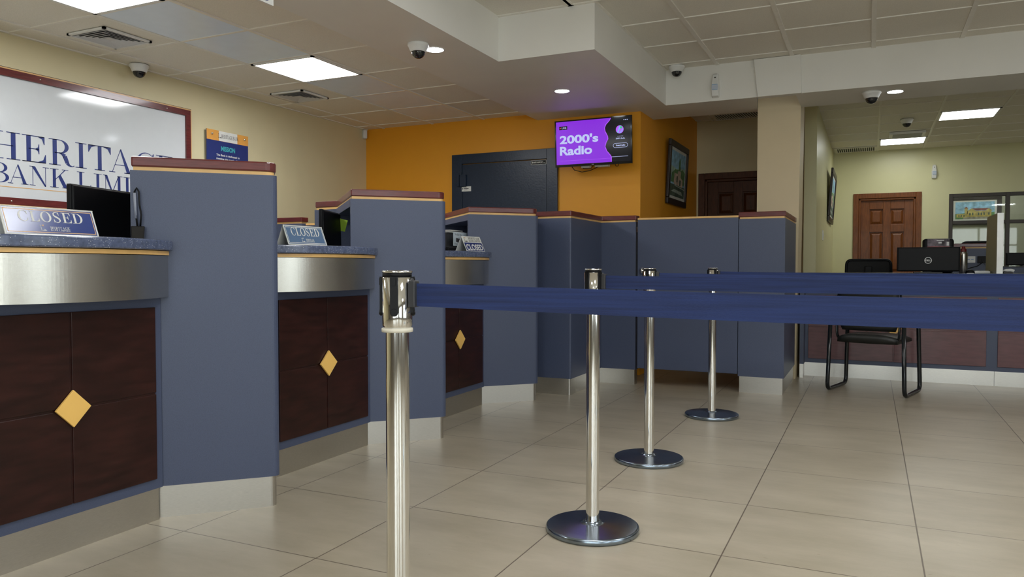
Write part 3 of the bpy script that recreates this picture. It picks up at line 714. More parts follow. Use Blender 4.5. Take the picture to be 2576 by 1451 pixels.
# mission board
t = thing('mission_sign', 'small acrylic sign headed MISSION, orange band over navy, on left wall', 'sign', (-4.998, 4.64, 1.25))
MB().box(.022, .028, 0, .462, 0, .90).build('panel', navy, t)
MB().box(.028, .0295, 0, .462, .815, .90).build('orange_band', fadeo, t)
MB().box(.0295, .0302, .13, .335, .816, .899).build('white_band', offw, t)
ob = .0302
pl = []; serif_text(pl, 'HERITAGE BANK', .155, .842, .030, .19, s=.2, h=.06)
st, bm = logo_mark(.120, .840, .036); decal(pl + st, (ob, 0, 0), U, V, 'bank_name', dgrey, t)
decal(sans('MISSION', .231, .735, .040, .155, .03, True), (.028, 0, 0), U, V, 'heading', teal, t)
pt = sans('The Bank is dedicated to', .231, .690, .017, .26, .02, True) + sans('meeting the needs of its', .231, .660, .017, .26, .02, True)
decal(pt, (.028, 0, 0), U, V, 'body_text', offw, t)
b = MB()
for (yy, zz) in ((.05, .865), (.412, .865), (.05, .04), (.412, .04)): b.lathe([(.006, -.022), (.006, .008), (.010, .008), (.009, .014), (0, .015)], 14, (.028, yy, zz), 'x')
b.build('standoffs', chrome, t)
# hanging sign above, mostly out of frame
t = thing('hanging_sign', 'white hanging sign, only its lower corner in view at the top edge', 'sign', (-2.60, 2.30, 2.252))
MB().box(-.006, .006, 0, .537, 0, .185).build('panel', white, t)
decal([[(a * .15 + .36, .012 + b_ * .15) for a, b_ in q] for q in serif_glyph('R', .95, .2, .05)], (.006, 0, 0), U, V, 'lettering', navy, t)

def tent_sign(loc, rz, W, H, D, label, style, grp='CLOSED signs on the teller counters'):
    """A-frame card; local x along the front, front leans back; front faces -y"""
    t = thing('closed_sign', label, 'sign', loc, rz, grp)
    th = .003; b = MB()
    def leaf(s_):
        y0, y1 = s_ * D / 2, 0
        b.quadbox([(0, y0, 0), (W, y0, 0), (W, y0 - s_ * th, 0), (0, y0 - s_ * th, 0), (0, y1, H), (W, y1, H), (W, y1 - s_ * th, H - .001), (0, y1 - s_ * th, H - .001)])
    leaf(-1); leaf(1)
    b.build('card', offw, t)
    O = Vector((0, -D / 2, 0)); Uv = Vector((1, 0, 0)); Vv = Vector((0, D / 2, H)); L = Vv.length
    def dc(p, nme, m, lift): return decal(p, O, Uv, Vv, nme, m, t, lift)
    e = .006
    if style in (1, 2):
        dc([R_(e, W - e, e, L - e)], 'navy_face', navyl if style == 1 else MATS['sign_blue_grey'], .0006)
        k = .0095; w_ = .0025; mm = goldt if style == 1 else offw
        dc([R_(k, W - k, k, k + w_), R_(k, W - k, L - k - w_, L - k), R_(k, k + w_, k, L - k), R_(W - k - w_, W - k, k, L - k)], 'border_line', mm, .0010)
        pl = []; hh = L * (.37 if style == 1 else .40); tw = W * (.69 if style == 1 else .72); serif_text(pl, 'CLOSED', (W - tw) / 2 + W * .01, L * .475, hh, tw, s=.20, h=.05, gap=.13)
        pl2 = []; serif_text(pl2, 'HERITAGE', W * .47, L * .235, L * .085, W * .21, s=.22, h=.07); serif_text(pl2, 'BANK LIMITED', W * .47, L * .16, L * .06, W * .21, s=.22, h=.08)
        st, bm = logo_mark(W * .36, L * .165, L * .20)
        dc(pl + pl2 + st, 'lettering', offw, .0012); dc(bm, 'beam_mark', goldt if style == 1 else offw, .0012)
    else:
        dc([R_(e, W - e, e, L * .58)], 'navy_face', navy, .0006)
        dc(sans('CLOSED', W / 2, L * .10, L * .38, W * .88, .03, True), 'lettering', white, .0012)
        pl2 = []; serif_text(pl2, 'HERITAGE', W * .32, L * .80, L * .13, W * .62, s=.22, h=.07); serif_text(pl2, 'BANK LIMITED', W * .32, L * .64, L * .12, W * .62, s=.22, h=.08)
        st, bm = logo_mark(W * .08, L * .64, L * .27); dc(pl2 + st, 'bank_name', dgrey, .0012); dc(bm, 'beam_mark', goldt, .0012)
    return t
mat('sign_blue_grey', (0.10, 0.17, 0.29), .15)
tent_sign((-2.52, 1.503, 1.113), PI / 2, .325, .095, .075, 'large CLOSED tent sign, navy with gold border, on the nearest teller counter', 1)
tent_sign((-2.515, 2.797, 1.113), PI / 2, .282, .095, .075, 'blue-grey CLOSED tent sign on the middle teller counter', 2)
tent_sign((-2.545, 4.585, 1.113), PI / 2 - .12, .222, .106, .10, 'small white CLOSED tent sign with navy band on the farthest teller counter', 3)

# ================================================================ TV
t = thing('television', 'wall-mounted television showing a purple radio screen on the orange wall', 'television', (-2.302, 6.62, 1.93))
W, H = .735, .425; M4 = Matrix.Rotation(math.radians(3), 4, 'X')
def tvb(mb, name, m, parent=t, bevel=0): mb.xf(M4); return mb.build(name, m, parent, bevel)
tvb(MB().box(-W / 2, W / 2, 0, .02, 0, H).box(-W / 2 + .08, W / 2 - .08, .02, .06, .06, H - .1), 'housing', blackg)
O = M4 @ Vector((-W / 2, 0, 0)); U = (1, 0, 0); V = M4.to_3x3() @ Vector((0, 0, 1))
def td(p, nme, m, lift): return decal(p, O, U, V, nme, m, t, lift)
sx0, sx1, sy0, sy1 = .014, W - .010, .022, H - .012
td([R_(sx0, sx1, sy0, sy1)], 'screen', scrk, .0006)
wave = [(.545, sy1), (.535, sy1 - .02), (.500, sy1 - .055), (.487, sy1 - .085), (.492, sy1 - .115), (.515, sy1 - .16), (.518, sy1 - .185), (.500, sy1 - .215), (.490, sy1 - .25), (.505, sy1 - .29), (.535, sy1 - .325), (.548, sy1 - .345), (.548, sy0)]
ps = []
for (x, y), (x2, y2) in zip(wave[:-1], wave[1:]): ps.append([(sx0, y), (x, y), (x2, y2), (sx0, y2)])
td(ps, 'purple_field', pur, .0010)
td(strip([(x - .004, y, .006) for x, y in wave]) + [R_(.05, .548, sy0 + .033, sy0 + .035)], 'wave_edge', scrp, .0013)
td(sans("2000's", .048, .215, .072, .375, .035) + sans('Radio', .048, .110, .078, .315, .035), 'big_text', scrw, .0016)
td([R_(.045, .125, .340, .372)], 'live_badge', scrk, .0014)
td(sans('LIVE', .070, .349, .015, .045, .02) + sans("2000's Radio", .630, .220, .013, .085, .02, True) + sans('ALL DAY MUSIC', .630, .243, .006, .055, .0, True) +
   [R_(.548, .70, sy0 + .043, sy0 + .046)] + [disc(.665 + k * .015, .388, .0045, 12) for k in range(3)] + ring(.582, .165, .02, .020, .003, .003, 90, 270, 14) + ring(.678, .165, .02, .020, .003, .003, -90, 90, 14) +
   [R_(.582, .678, .182, .185), R_(.582, .678, .145, .148)] + sans('iheartradio', .632, .159, .014, .085, .03, True), 'small_text', scrw, .0018)
td([disc(.056, .356, .005, 12)], 'live_dot', scrr, .0018)
td([disc(.625, .305, .036, 32)], 'cover_disc', scrp, .0014)
td([[(.60, .28), (.625, .34), (.635, .34), (.612, .272)], [(.62, .272), (.658, .312), (.656, .30), (.63, .271)]], 'cover_streaks', scrb, .0017)
td([disc(.638, .322, .011, 16)], 'cover_spot', scrg, .0018)
td(sans('TCL', W / 2, .007, .007, .022, .02, True), 'maker_mark', white, .0008)
MB().box(-.16, .16, .02 + .04, .26, .10, .30).box(-.13, -.05, .05, .10, -.010, .03).box(.0, .13, .05, .10, -.008, .03).build('bracket', offw, t)
MB().tube([(-.235, .05, .02), (-.20, .06, -.025), (-.13, .07, -.045), (-.05, .07, -.035), (.03, .07, -.005), (.06, .06, .03)], .0035, 8).tube([(-.15, .05, .02), (-.11, .06, -.015), (-.04, .06, -.02), (0, .05, .02)], .003, 8).tube([(.19, .05, .02), (.20, .06, -.01), (.22, .06, -.01), (.235, .05, .02)], .003, 8).build('cables', black, t)

# vault door
t = thing('vault_door', 'dark navy steel vault door set in the orange wall', 'vault door', (-3.91, 6.88, 0))
MB().box(0, .115, -.03, .0, 0, 2.153).box(1.055, 1.168, -.03, 0, 0, 2.153).box(.115, 1.055, -.03, 0, 2.055, 2.153).build('frame', safem, t, bevel=.003)
MB().box(.119, 1.051, -.024, 0, 0, 2.050).build('leaf', safem, t, bevel=.003)
MB().box(.075, .095, -.055, -.03, 1.825, 1.945).box(.10, .170, -.050, -.024, 1.822, 1.945).build('hinge', safem, t, bevel=.003)
U = (1, 0, 0); V = (0, 0, 1)
n1 = MB().box(.889, 1.051, -.026, -.024, 2.003, 2.045).build('maker_plate', offw, t)
decal([R_(.892, 1.048, 2.006, 2.042)], (0, -.026, 0), U, V, 'plate_field', black, n1, .0005)
decal([[(.900, 2.024), (.909, 2.036), (.918, 2.024), (.909, 2.012)]] + sans('S\u00c9CURIPORT', .922, 2.017, .014, .095, .04) + sans('inc', 1.022, 2.017, .007, .02, .03), (0, -.026, 0), U, V, 'plate_text', offw, n1, .0010)
n2 = MB().box(.112, .222, -.027, -.024, 1.775, 1.825).build('sticker', offw, t)
decal([[(.120, 1.803), (.127, 1.812), (.134, 1.803), (.127, 1.794)], R_(.140, .195, 1.800, 1.807), R_(.142, .180, 1.788, 1.791), R_(.140, .175, 1.815, 1.817)], (0, -.027, 0), U, V, 'sticker_text', dgrey, n2, .0006)

# ================================================================ CAMERAS, DOWNLIGHTS, VENTS, PANELS
def dome_cam(loc, sc_, label):
    t = thing('dome_camera', label, 'security camera', loc, 0, 'white dome security cameras on the ceilings'); k = sc_
    MB().lathe([(.066 * k, 0), (.069 * k, -.006), (.068 * k, -.016), (.064 * k, -.020), (.050 * k, -.050), (.047 * k, -.054), (.044 * k, -.053)], 36).build('housing', white, t)
    MB().lathe([(.045 * k, -.053)] + [(.044 * k * math.cos(a), -.053 - .042 * k * math.sin(a)) for a in [i * PI / 16 for i in range(9)]], 32).build('dome', dome, t)
    return t
dome_cam((-2.642, 4.20, ZS), 1.0, 'dome camera beside the left downlight, on the white soffit')
dome_cam((-4.90, 3.95, ZL), 1.0, 'dome camera on the tile ceiling above the wall sign')
dome_cam((-1.54, 6.62, ZC), 1.0, 'dome camera in the ceiling corner left of the air freshener')
dome_cam((-.01, 6.93, ZS), 1.05, 'dome camera right of the column, beside the right downlight')
dome_cam((.365, 10.15, ZC), 1.05, 'far dome camera between the two far ceiling lights')
def downlight(loc, label):
    t = thing('downlight', label, 'ceiling light', loc, 0, 'round recessed downlights')
    MB().lathe([(.056, -.002), (.066, -.004), (.070, -.001), (.070, 0)], 40, close=False).build('trim', white, t)
    MB().lathe([(.058, -.003), (0, -.004)], 40).build('diffuser', spotm, t)
    return t
d0 = downlight((-2.615, 4.36, ZS), 'left round downlight, half hidden behind a dome camera')
dup(d0, (-2.29, 5.82, ZS), 'middle round downlight, above the television')
dup(d0, (.165, 7.0, ZS), 'right round downlight, right of the column')
def panel_light(x0, x1, y0, y1, z, label, grp):
    cx, cy = (x0 + x1) / 2, (y0 + y1) / 2
    t = thing('ceiling_light', label, 'ceiling light', (cx, cy, z), 0, grp); a, b_ = (x1 - x0) / 2, (y1 - y0) / 2
    f = MB(); e = .022
    f.box(-a, a, -b_, -b_ + e, -.008, .003).box(-a, a, b_ - e, b_, -.008, .003).box(-a, -a + e, -b_, b_, -.008, .003).box(a - e, a, -b_, b_, -.008, .003).build('frame', white, t)
    MB().box(-a + e, a - e, -b_ + e, b_ - e, -.006, .002).build('diffuser', lightm2 if z < 2.6 else (lightm3 if cy > 8 else lightm), t)
G_ = 'square light panels in the ceilings'
panel_light(-4.143, -3.569, 4.288, 4.869, ZL, 'square ceiling light over the tellers, whole panel in view', G_)
panel_light(-4.143, -3.569, 2.468, 3.049, ZL, 'square ceiling light cut off by the top left edge', G_)
panel_light(-4.143, -3.569, .653, 1.234, ZL, 'square ceiling light beyond the left edge of the photo', G_)
panel_light(.69, 1.28, 9.82, 10.39, ZC, 'nearer of the two square lights in the far right ceiling', G_)
panel_light(.087, .668, 11.59, 12.16, ZC, 'farther square light above the brown door', G_)
panel_light(2.52, 3.10, 9.82, 10.39, ZC, 'unseen square fill light added beyond the right edge', G_)  # unseen lamp, added for more light in the far room
for k, (lx_, ly_) in enumerate(((.608, 3.0), (.608, .65), (.608, -2.3), (3.036, 3.0), (3.036, .05), (3.036, 5.1), (-1.213, 2.4), (-1.213, -.5))):
    cx_ = -.606 + .607 * round((lx_ + .606) / .607); cy_ = 5.375 + .59 * round((ly_ - 5.375) / .59)
    panel_light(cx_ + .018, cx_ + .589, cy_ + .01, cy_ + .58, ZC, 'unseen square fill light added in the lobby ceiling, above and behind the camera', G_)  # unseen lamps, added to lift the dim floor and ceiling
panel_light(1.35, 1.94, 13.3, 13.89, 2.748, 'square fill light added in the office behind the glass, hidden above its window', G_)  # unseen lamp, added to light the office and its picture
def vent(loc, label):
    t = thing('ceiling_vent', label, 'vent', loc, 0, 'square air diffusers in the left ceiling'); R = .175
    f = MB(); e = .018
    for (a, b_, c, d) in ((-R, R, -R, -R + e), (-R, R, R - e, R), (-R, -R + e, -R, R), (R - e, R, -R, R)): f.box(a, b_, c, d, -.012, 0)
    f.build('frame', white, t)
    MB().box(-R + e, R - e, -R + e, R - e, -.002, -.0005).build('dark_core', dgrey, t)
    s_ = MB(); r0 = .150
    for k in range(5):
        r = r0 - k * .026; dr = .020; zt, zb = -.007, -.014
        P = [(-r, -r), (r, -r), (r, r), (-r, r)]; Q = [(x * (r - dr) / r, y * (r - dr) / r) for x, y in P]
        for i in range(4):
            j = (i + 1) % 4
            s_.quadbox([(*P[i], zb), (*P[j], zb), (*Q[j], zt - .001), (*Q[i], zt - .001), (*P[i], zb + .0015), (*P[j], zb + .0015), (*Q[j], zt), (*Q[i], zt)])
    s_.box(-.03, .03, -.03, .03, -.012, -.010); s_.build('louvres', mat('vent_white', (.55, .55, .56), .4) if 'vent_white' not in MATS else MATS['vent_white'], t)
    return t
vent((-4.485, 3.40, ZL), 'square ceiling vent nearest the camera, above the wall sign'); vent((-4.515, 5.25, ZL), 'square ceiling vent farther away, beside the whole square light')
def grille(loc, W, D, n, slant, label):
    t = thing('air_grille', label, 'vent', loc, 0, 'slotted air grilles')
    f = MB(); e = .03
    f.box(0, W, 0, e, -.008, 0).box(0, W, D - e, D, -.008, 0).box(0, e, e, D - e, -.008, 0).box(W - e, W, e, D - e, -.008, 0).build('frame', tbar, t)
    MB().box(e, W - e, e, D - e, -.001, -.0003).build('dark_core', black, t)
    s_ = MB(); st = (W - 2 * e) / n
    for k in range(n): x = e + k * st; s_.quadbox([(x, e, -.008), (x + st * .34, e, -.008), (x + st * .34 + slant, D - e, -.008), (x + slant, D - e, -.008), (x, e, -.003), (x + st * .34, e, -.003), (x + st * .34 + slant, D - e, -.003), (x + slant, D - e, -.003)])
    s_.build('slats', white, t)
grille((-1.70, 8.97, 2.76), .75, .38, 24, .02, 'slotted grille in the ceiling left of the column')
grille((-.51, 12.24, ZC), .57, .46, 18, 0, 'slotted grille in the far right ceiling corner')
t = thing('ceiling_unit', 'grey ceiling air unit partly hidden behind the farther square light', 'vent', (.20, 11.05, ZC))
MB().box(0, .42, 0, .36, -.03, 0).build('housing', white, t, bevel=.004); MB().box(.04, .38, .02, .34, -.033, -.03).build('grille_face', mat('grey_grille', (.3, .32, .35), .5), t)

# air fresheners
def freshener(loc, label):
    t = thing('air_freshener', label, 'air freshener', loc, 0, 'white wall air fresheners')
    b = MB(); pr_ = [(.028, 0, .012), (.033, .01, .04), (.035, .05, .05), (.037, .10, .055), (.030, .155, .045), (.026, .19, .035), (.018, .205, .02)]
    base = 0
    for (hw, z, d) in pr_:
        b.v += [(-hw, 0, z), (-hw * .8, -d, z), (hw * .8, -d, z), (hw, 0, z)]
    for k in range(len(pr_) - 1):
        for i in range(3): q = 4 * k + i; b.f.append((q, q + 1, q + 5, q + 4)); b.sm.append(False)
    b.f.append((3, 2, 1, 0)); b.sm.append(False); k = 4 * (len(pr_) - 1); b.f.append((k, k + 1, k + 2, k + 3)); b.sm.append(False)
    b.build('case', white, t, bevel=.004)
    U, V = (1, 0, 0), (0, 0, 1)
    decal([disc(0, .165, .006, 14)], (0, -.045, 0), U, V, 'nozzle', black, t, .001)
    decal([[(-.024, .060), (-.028, .08), (-.024, .104), (.024, .104), (.028, .08), (.024, .060)]], (0, -.0545, 0), U, V, 'label', mat('pale_label', (.5, .55, .65), .4) if 'pale_label' not in MATS else MATS['pale_label'], t, .003)
    for q_ in (R_(-.024, .024, .058, .063), R_(-.024, .024, .101, .106)): decal([q_], (0, -.0545, 0), U, V, 'label_edge', lblue, t, .0034)
freshener((-1.225, 6.73, 2.462), 'white air freshener on the white beam left of the column')
freshener((.825, 12.75, 2.29), 'white air freshener on the far yellow wall above the door and window')
# motion sensor
t = thing('motion_sensor', 'small white motion sensor in the corner where cream wall meets orange wall', 'sensor', (-4.965, 6.84, 2.39), -.6)
MB().box(-.034, .034, -.045, 0, 0, .095).build('case', white, t, bevel=.012, seg=3)
MB().box(-.022, .022, -.048, -.044, .012, .055).build('lens', offw, t, bevel=.002)
# light switch
t = thing('light_switch', 'white light switch plate on the partition wall below the tilted picture', 'switch', (-.535, 10.05, 1.33))
MB().box(0, .006, -.10, .10, 0, .12).build('plate', white, t, bevel=.002); MB().box(.006, .011, -.06, -.02, .04, .085).build('rocker', offw, t); MB().box(.006, .011, .02, .06, .04, .085).build('rocker', offw, t)

# ================================================================ PAINTINGS
def pm(name, c, r=.6): return MATS.get(name) or mat(name, c, r, var=.35, vs=18)
skyb = pm('painted_sky', (.30, .55, .75)); grn = pm('painted_green', (.12, .26, .10)); mist = pm('painted_mist', (.42, .60, .50)); stn = pm('painted_stone', (.60, .48, .40)); dk = pm('painted_dark', (.07, .11, .08))
wtr = pm('painted_water', (.35, .42, .38)); roof = pm('painted_roof', (.25, .07, .05)); bld = pm('painted_building', (.50, .40, .12)); lawn = pm('painted_ground', (.35, .33, .26))
def painting(name, label, loc, U, V, W, H, kind, fm):
    t = thing(name, label, 'painting', loc)
    U, V = Vector(U).normalized(), Vector(V).normalized(); N = U.cross(V); O = Vector((0, 0, 0)); b = MB(); th = .03
    def slab(x0, x1, y0, y1, d0, d1, mb):
        mb.quadbox([O + U * x0 + V * y0 + N * d0, O + U * x1 + V * y0 + N * d0, O + U * x1 + V * y0 + N * d1, O + U * x0 + V * y0 + N * d1,
                    O + U * x0 + V * y1 + N * d0, O + U * x1 + V * y1 + N * d0, O + U * x1 + V * y1 + N * d1, O + U * x0 + V * y1 + N * d1])
    f = .065
    slab(0, W, 0, f, 0, th, b); slab(0, W, H - f, H, 0, th, b); slab(0, f, f, H - f, 0, th, b); slab(W - f, W, f, H - f, 0, th, b); b.build('frame', fm, t, bevel=.006)
    q = MB(); slab(f, W - f, f, H - f, .004, .014, q); q.build('mount', offw, t)
    m0 = f + .03; a, c, d, e = m0, W - m0, m0, H - m0; w_, h_ = c - a, e - d
    def X(x, y): return (a + x * w_, d + y * h_)
    def dd(ps, m, l, nm): decal([[X(*p) for p in q] for q in ps], O + N * .014, U, V, nm, m, t, l)
    if kind == 'ruin':
        dd([R_(0, 1, 0, 1)], skyb, .0006, 'sky'); dd([[(0, .45), (1, .45), (1, .70), (.7, .66), (.4, .62), (0, .66)]], mist, .0010, 'mist')
        dd([[(.05, .3), (.95, .3), (1, .60), (.8, .66), (.66, .60), (.66, .80), (.60, .90), (.55, .80), (.54, .62), (.3, .6), (.1, .5)]], grn, .0014, 'trees')
        dd([[(.25, .27), (.85, .25), (.85, .42), (.70, .46), (.70, .60), (.52, .60), (.48, .52), (.27, .52)]], stn, .0018, 'ruin'); dd([R_(.42, .50, .33, .47)], dk, .0022, 'doorway'); dd([R_(.62, .72, .27, .40)], dk, .0022, 'doorway')
        dd([R_(0, 1, 0, .26)], dk, .0016, 'bank'); dd([[(.1, .10), (.9, .06), (.8, .14), (.3, .16)], [(.3, .235), (1, .20), (1, .225), (.3, .26)]], wtr, .0020, 'water')
    elif kind == 'house':
        dd([R_(0, 1, 0, 1)], skyb, .0006, 'sky'); dd([R_(0, 1, 0, .22), [(0, .2), (1, .2), (1, .40), (.7, .34), (.3, .36), (0, .30)]], grn, .0010, 'trees'); dd([R_(.2, 1, 0, .14)], lawn, .0014, 'ground')
        dd([R_(.03, .30, .10, .30), R_(.30, .92, .12, .46), R_(.24, .32, .30, .62), [(.30, .46), (.42, .62), (.54, .46)], [(.76, .46), (.86, .62), (.95, .46)]], bld, .0018, 'house')
        dd([[(.42, .62), (.86, .62), (.76, .48), (.54, .48)], [(.22, .62), (.28, .72), (.34, .62)]], roof, .0022, 'roof')
        dd([R_(x, x + .035, .22, .36) for x in (.36, .43, .58, .65, .72, .84)] + [R_(x, x + .03, .14, .24) for x in (.08, .14, .21)], dk, .0024, 'windows')
    return t
painting('framed_painting', 'framed ruin painting on the narrow orange wall, right of the television', (-1.928, 7.80, 1.665), (0, 1, 0), (.035, 0, .665), .86, .665, 'ruin', framed)
painting('framed_painting', 'dark-framed picture seen edge-on on the pale partition wall left of the brown door', (-.532, 10.95, 1.62), (0, 1, 0), (.045, 0, .68), 1.15, .70, 'ruin', framed)
painting('framed_painting', 'framed picture of a yellow house behind the office window', (1.165, 14.59, 1.695), (1, 0, 0), (0, 0, 1), .745, .47, 'house', framed)

# ================================================================ THINGS ON THE TELLER COUNTERS
def monitor(name, label, P, d, W, z0, z1, back='n', group=None, logo=False, standz=None, curved=False):
    """P left end on plan seen from the back, d unit plan direction, screen faces away (to the left of d)"""
    t = thing(name, label, 'monitor', (P[0], P[1], standz if standz is not None else z0), math.atan2(d[1], d[0]), group); zz = standz if standz is not None else z0
    a, b_ = z0 - zz, z1 - zz
    MB().box(0, W, 0, .02, a, b_).build('screen_housing', black, t, bevel=.004)
    MB().quadbox([(W * .02, -.012, a + .01), (W * .98, -.012, a + .01), (W * .99, 0, a + .004), (W * .01, 0, a + .004), (W * .02, -.006, b_ - .008), (W * .98, -.006, b_ - .008), (W * .99, 0, b_ - .003), (W * .01, 0, b_ - .003)]).build('back_cover', black, t, bevel=.003)
    MB().box(.004, W - .004, .02, .021, a + .006, b_ - .006).build('screen', blackg, t)
    s_ = MB().box(W / 2 - .03, W / 2 + .03, .018, .04, 0.008, a + .12).box(W / 2 - .11, W / 2 + .11, -.05, .13, 0, .010); s_.build('stand', dgrey, t)
    if logo:
        cx, cz, r = W / 2, (a + b_) / 2 - .01, .029
        decal(ring(cx, cz, r, r, .005, .005, 0, 360, 32) + sans('DELL', cx, cz - .007, .014, .042, .05, True), (0, -.0125, 0), (1, 0, 0), (0, 0, 1), 'maker_badge', white, t, .0012)
    return t
G2 = 'black teller monitors'
monitor('monitor', 'black back of a monitor on the nearest teller counter, left of the tallest divider', (-2.86, 1.985), Vector((-.281, .96)).normalized(), .42, 1.04, 1.338, group=G2, standz=.76)
monitor('monitor', 'narrow black monitor seen edge-on beside the lime note', (-2.852, 3.50), Vector((-.40, .916)).normalized(), .40, 1.04, 1.341, group=G2, standz=.76)
monitor('monitor', 'sliver of black monitor right beside the second divider, at the farthest teller', (-2.945, 4.66), Vector((-.446, .895)).normalized(), .38, 1.04, 1.31, group=G2, standz=.76)
tag(MB().quadbox([(-3.014, 3.860, 1.234), (-2.968, 3.856, 1.226), (-2.968, 3.858, 1.226), (-3.014, 3.862, 1.234), (-3.020, 3.850, 1.314), (-2.937, 3.846, 1.294), (-2.937, 3.848, 1.294), (-3.020, 3.852, 1.314)]).build('sticky_note', lime), 'lime green sticky note on the edge of the middle teller monitor', 'note')
# card reader hung by the tallest divider
t = thing('card_reader', 'small black device with a looped cable against the tallest divider, on the counter', 'card reader', (-2.600, 2.085, 1.112), PI / 4)
MB().quadbox([(-.024, -.036, 0), (.020, -.036, 0), (.020, -.004, 0), (-.024, -.004, 0), (-.026, -.026, .055), (.023, -.026, .055), (.023, -.002, .055), (-.026, -.002, .055)]).build('body', blackg, t, bevel=.003)
MB().tube([(-.004, -.010, .05), (-.008, -.010, .09), (-.014, -.006, .15), (-.014, -.004, .19), (-.006, -.006, .205), (.002, -.008, .19), (.004, -.010, .14), (.010, -.012, .10), (.006, -.012, .055)], .0035, 8).build('cable', black, t)
MB().tube([(-.010, -.010, .085), (-.013, -.008, .185)], .005, 8).build('grey_lead', mat('grey_lead', (.25, .27, .33), .4), t)
# things at the farthest teller
t = thing('printer', 'black printer in the shadow behind the small CLOSED tent sign', 'printer', (-2.93, 4.67, .76))
MB().box(0, .24, 0, .22, 0, .385).build('body', black, t, bevel=.01); MB().box(.03, .22, 0, .21, .385, .395).build('paper_tray', dgrey, t)
t = thing('note_card', 'white card with handwriting and a drawn brick, behind the small CLOSED sign', 'card', (-2.69, 4.735, 1.158), PI / 2)
MB().box(0, .23, 0, .003, 0, .098).build('card', mat('pale_blue_card', (.50, .57, .62), .5), t, bevel=.001)
decal([[(.035, .030), (.075, .022), (.075, .052), (.038, .058)], [(.075, .022), (.14, .030), (.14, .055), (.075, .052)]], (0, 0, 0), (1, 0, 0), (0, 0, 1), 'drawing', dgrey, t, .001)
decal(sans('To Our Ny', .018, .074, .013, .10), (0, 0, 0), (1, 0, 0), (0, 0, 1), 'handwriting', black, t, .001); decal(sans('From', .018, .008, .013, .04), (0, 0, 0), (1, 0, 0), (0, 0, 1), 'handwriting', black, t, .001)
st_ = thing('paper_stack', 'stack of papers on the printer behind the white card', 'papers', (-2.86, 4.76, 1.156))
MB().box(0, .10, 0, .19, 0, .10).build('box', dgrey, st_); MB().box(-.005, .125, .0, .22, .10, .106).build('sheet', offw, st_); MB().box(.0, .12, .02, .20, .112, .118).build('sheet', offw, st_); MB().box(.0, .12, .01, .20, .106, .112).build('tray', black, st_)

# ================================================================ GUEST CHAIR
t = thing('guest_chair', 'black cantilever guest chair with sled base facing the service desk', 'chair', (-.031, 6.583, 0), math.atan2(-.155, .538))
Wc, Dc = .575, .46
def rpath(pts, r=.05, n=5):
    out = [Vector(pts[0])]
    for i in range(1, len(pts) - 1):
        p0_, p1, p2 = Vector(pts[i - 1]), Vector(pts[i]), Vector(pts[i + 1]); a = (p0_ - p1); b2 = (p2 - p1); rr = min(r, a.length * .45, b2.length * .45)
        A = p1 + a.normalized() * rr; B = p1 + b2.normalized() * rr
        for k in range(n + 1):
            u = k / n; out.append(A * (1 - u) ** 2 + p1 * 2 * u * (1 - u) + B * u * u)
    out.append(Vector(pts[-1])); return out
for sx in (-1, 1):
    x = sx * Wc / 2
    MB().tube(rpath([(x * .94, .02, .66), (x, .0, .0165), (x, Dc, .0165), (x * .94, Dc - .02, .66), (x * .94, .02, .665)], .06), .0165, 10).build('sled_frame', tubem, t)
    MB().tube(rpath([(x * .80, .10, .90), (x * .82, .06, .60), (x * .80, .05, .44), (x * .68, .12, .415), (x * .55, .20, .42)], .06), .009, 10, .016).build('back_bracket', tubem, t)
    MB().box(x * .94 - .022, x * .94 + .022, .0, Dc - .05, .665, .69).build('arm_pad', black, t, bevel=.008)
sb = MB(); n = 12
for iy in range(n + 1):
    for ix in range(n + 1):
        u, v = ix / n * 2 - 1, iy / n * 2 - 1; zz = .475 - .035 * (abs(u) ** 4) - .03 * (max(0, v) ** 3) - .01 * (1 - abs(u)) * (1 - abs(v))
        rx = .245 * (1 - .10 * abs(v) ** 4); sb.v.append((u * rx, Dc / 2 + .02 + v * .235 * (1 - .06 * abs(u) ** 4), zz))
N_ = (n + 1) ** 2
for iy in range(n + 1):
    for ix in range(n + 1):
        u, v = ix / n * 2 - 1, iy / n * 2 - 1; sb.v.append((u * .225, Dc / 2 + .02 + v * .215, .405 - .004 * (1 - u * u)))
for iy in range(n):
    for ix in range(n):
        a = iy * (n + 1) + ix; sb.f.append((a, a + 1, a + n + 2, a + n + 1)); sb.sm.append(True); sb.f.append((N_ + a, N_ + a + n + 1, N_ + a + n + 2, N_ + a + 1)); sb.sm.append(True)
for k in range(n):
    for (a, b_) in ((k, k + 1), ((n * (n + 1)) + k + 1, n * (n + 1) + k), ((k + 1) * (n + 1), k * (n + 1)), (k * (n + 1) + n, (k + 1) * (n + 1) + n)):
        sb.f.append((b_, a, N_ + a, N_ + b_)); sb.sm.append(True)
sb.build('seat', vinyl, t)
bk = MB(); m1 = 12; m2 = 12
for side in (0, 1):
    for iz in range(m2 + 1):
        for ix in range(m1 + 1):
            u, v = ix / m1 * 2 - 1, iz / m2; w_ = .225 * (1 - .12 * abs(2 * v - 1) ** 4); z = .50 + .42 * v
            y_ = .075 - .05 * v + .02 * (1 - u * u) * (-1) + (.045 if side else 0) * (1 - .5 * abs(u) ** 6) * (1 - .5 * abs(2 * v - 1) ** 6)
            bk.v.append((u * w_, y_, z))
K = (m1 + 1) * (m2 + 1)
for iz in range(m2):
    for ix in range(m1):
        a = iz * (m1 + 1) + ix; bk.f.append((a, a + 1, a + m1 + 2, a + m1 + 1)); bk.sm.append(True); bk.f.append((K + a, K + a + m1 + 1, K + a + m1 + 2, K + a + 1)); bk.sm.append(True)
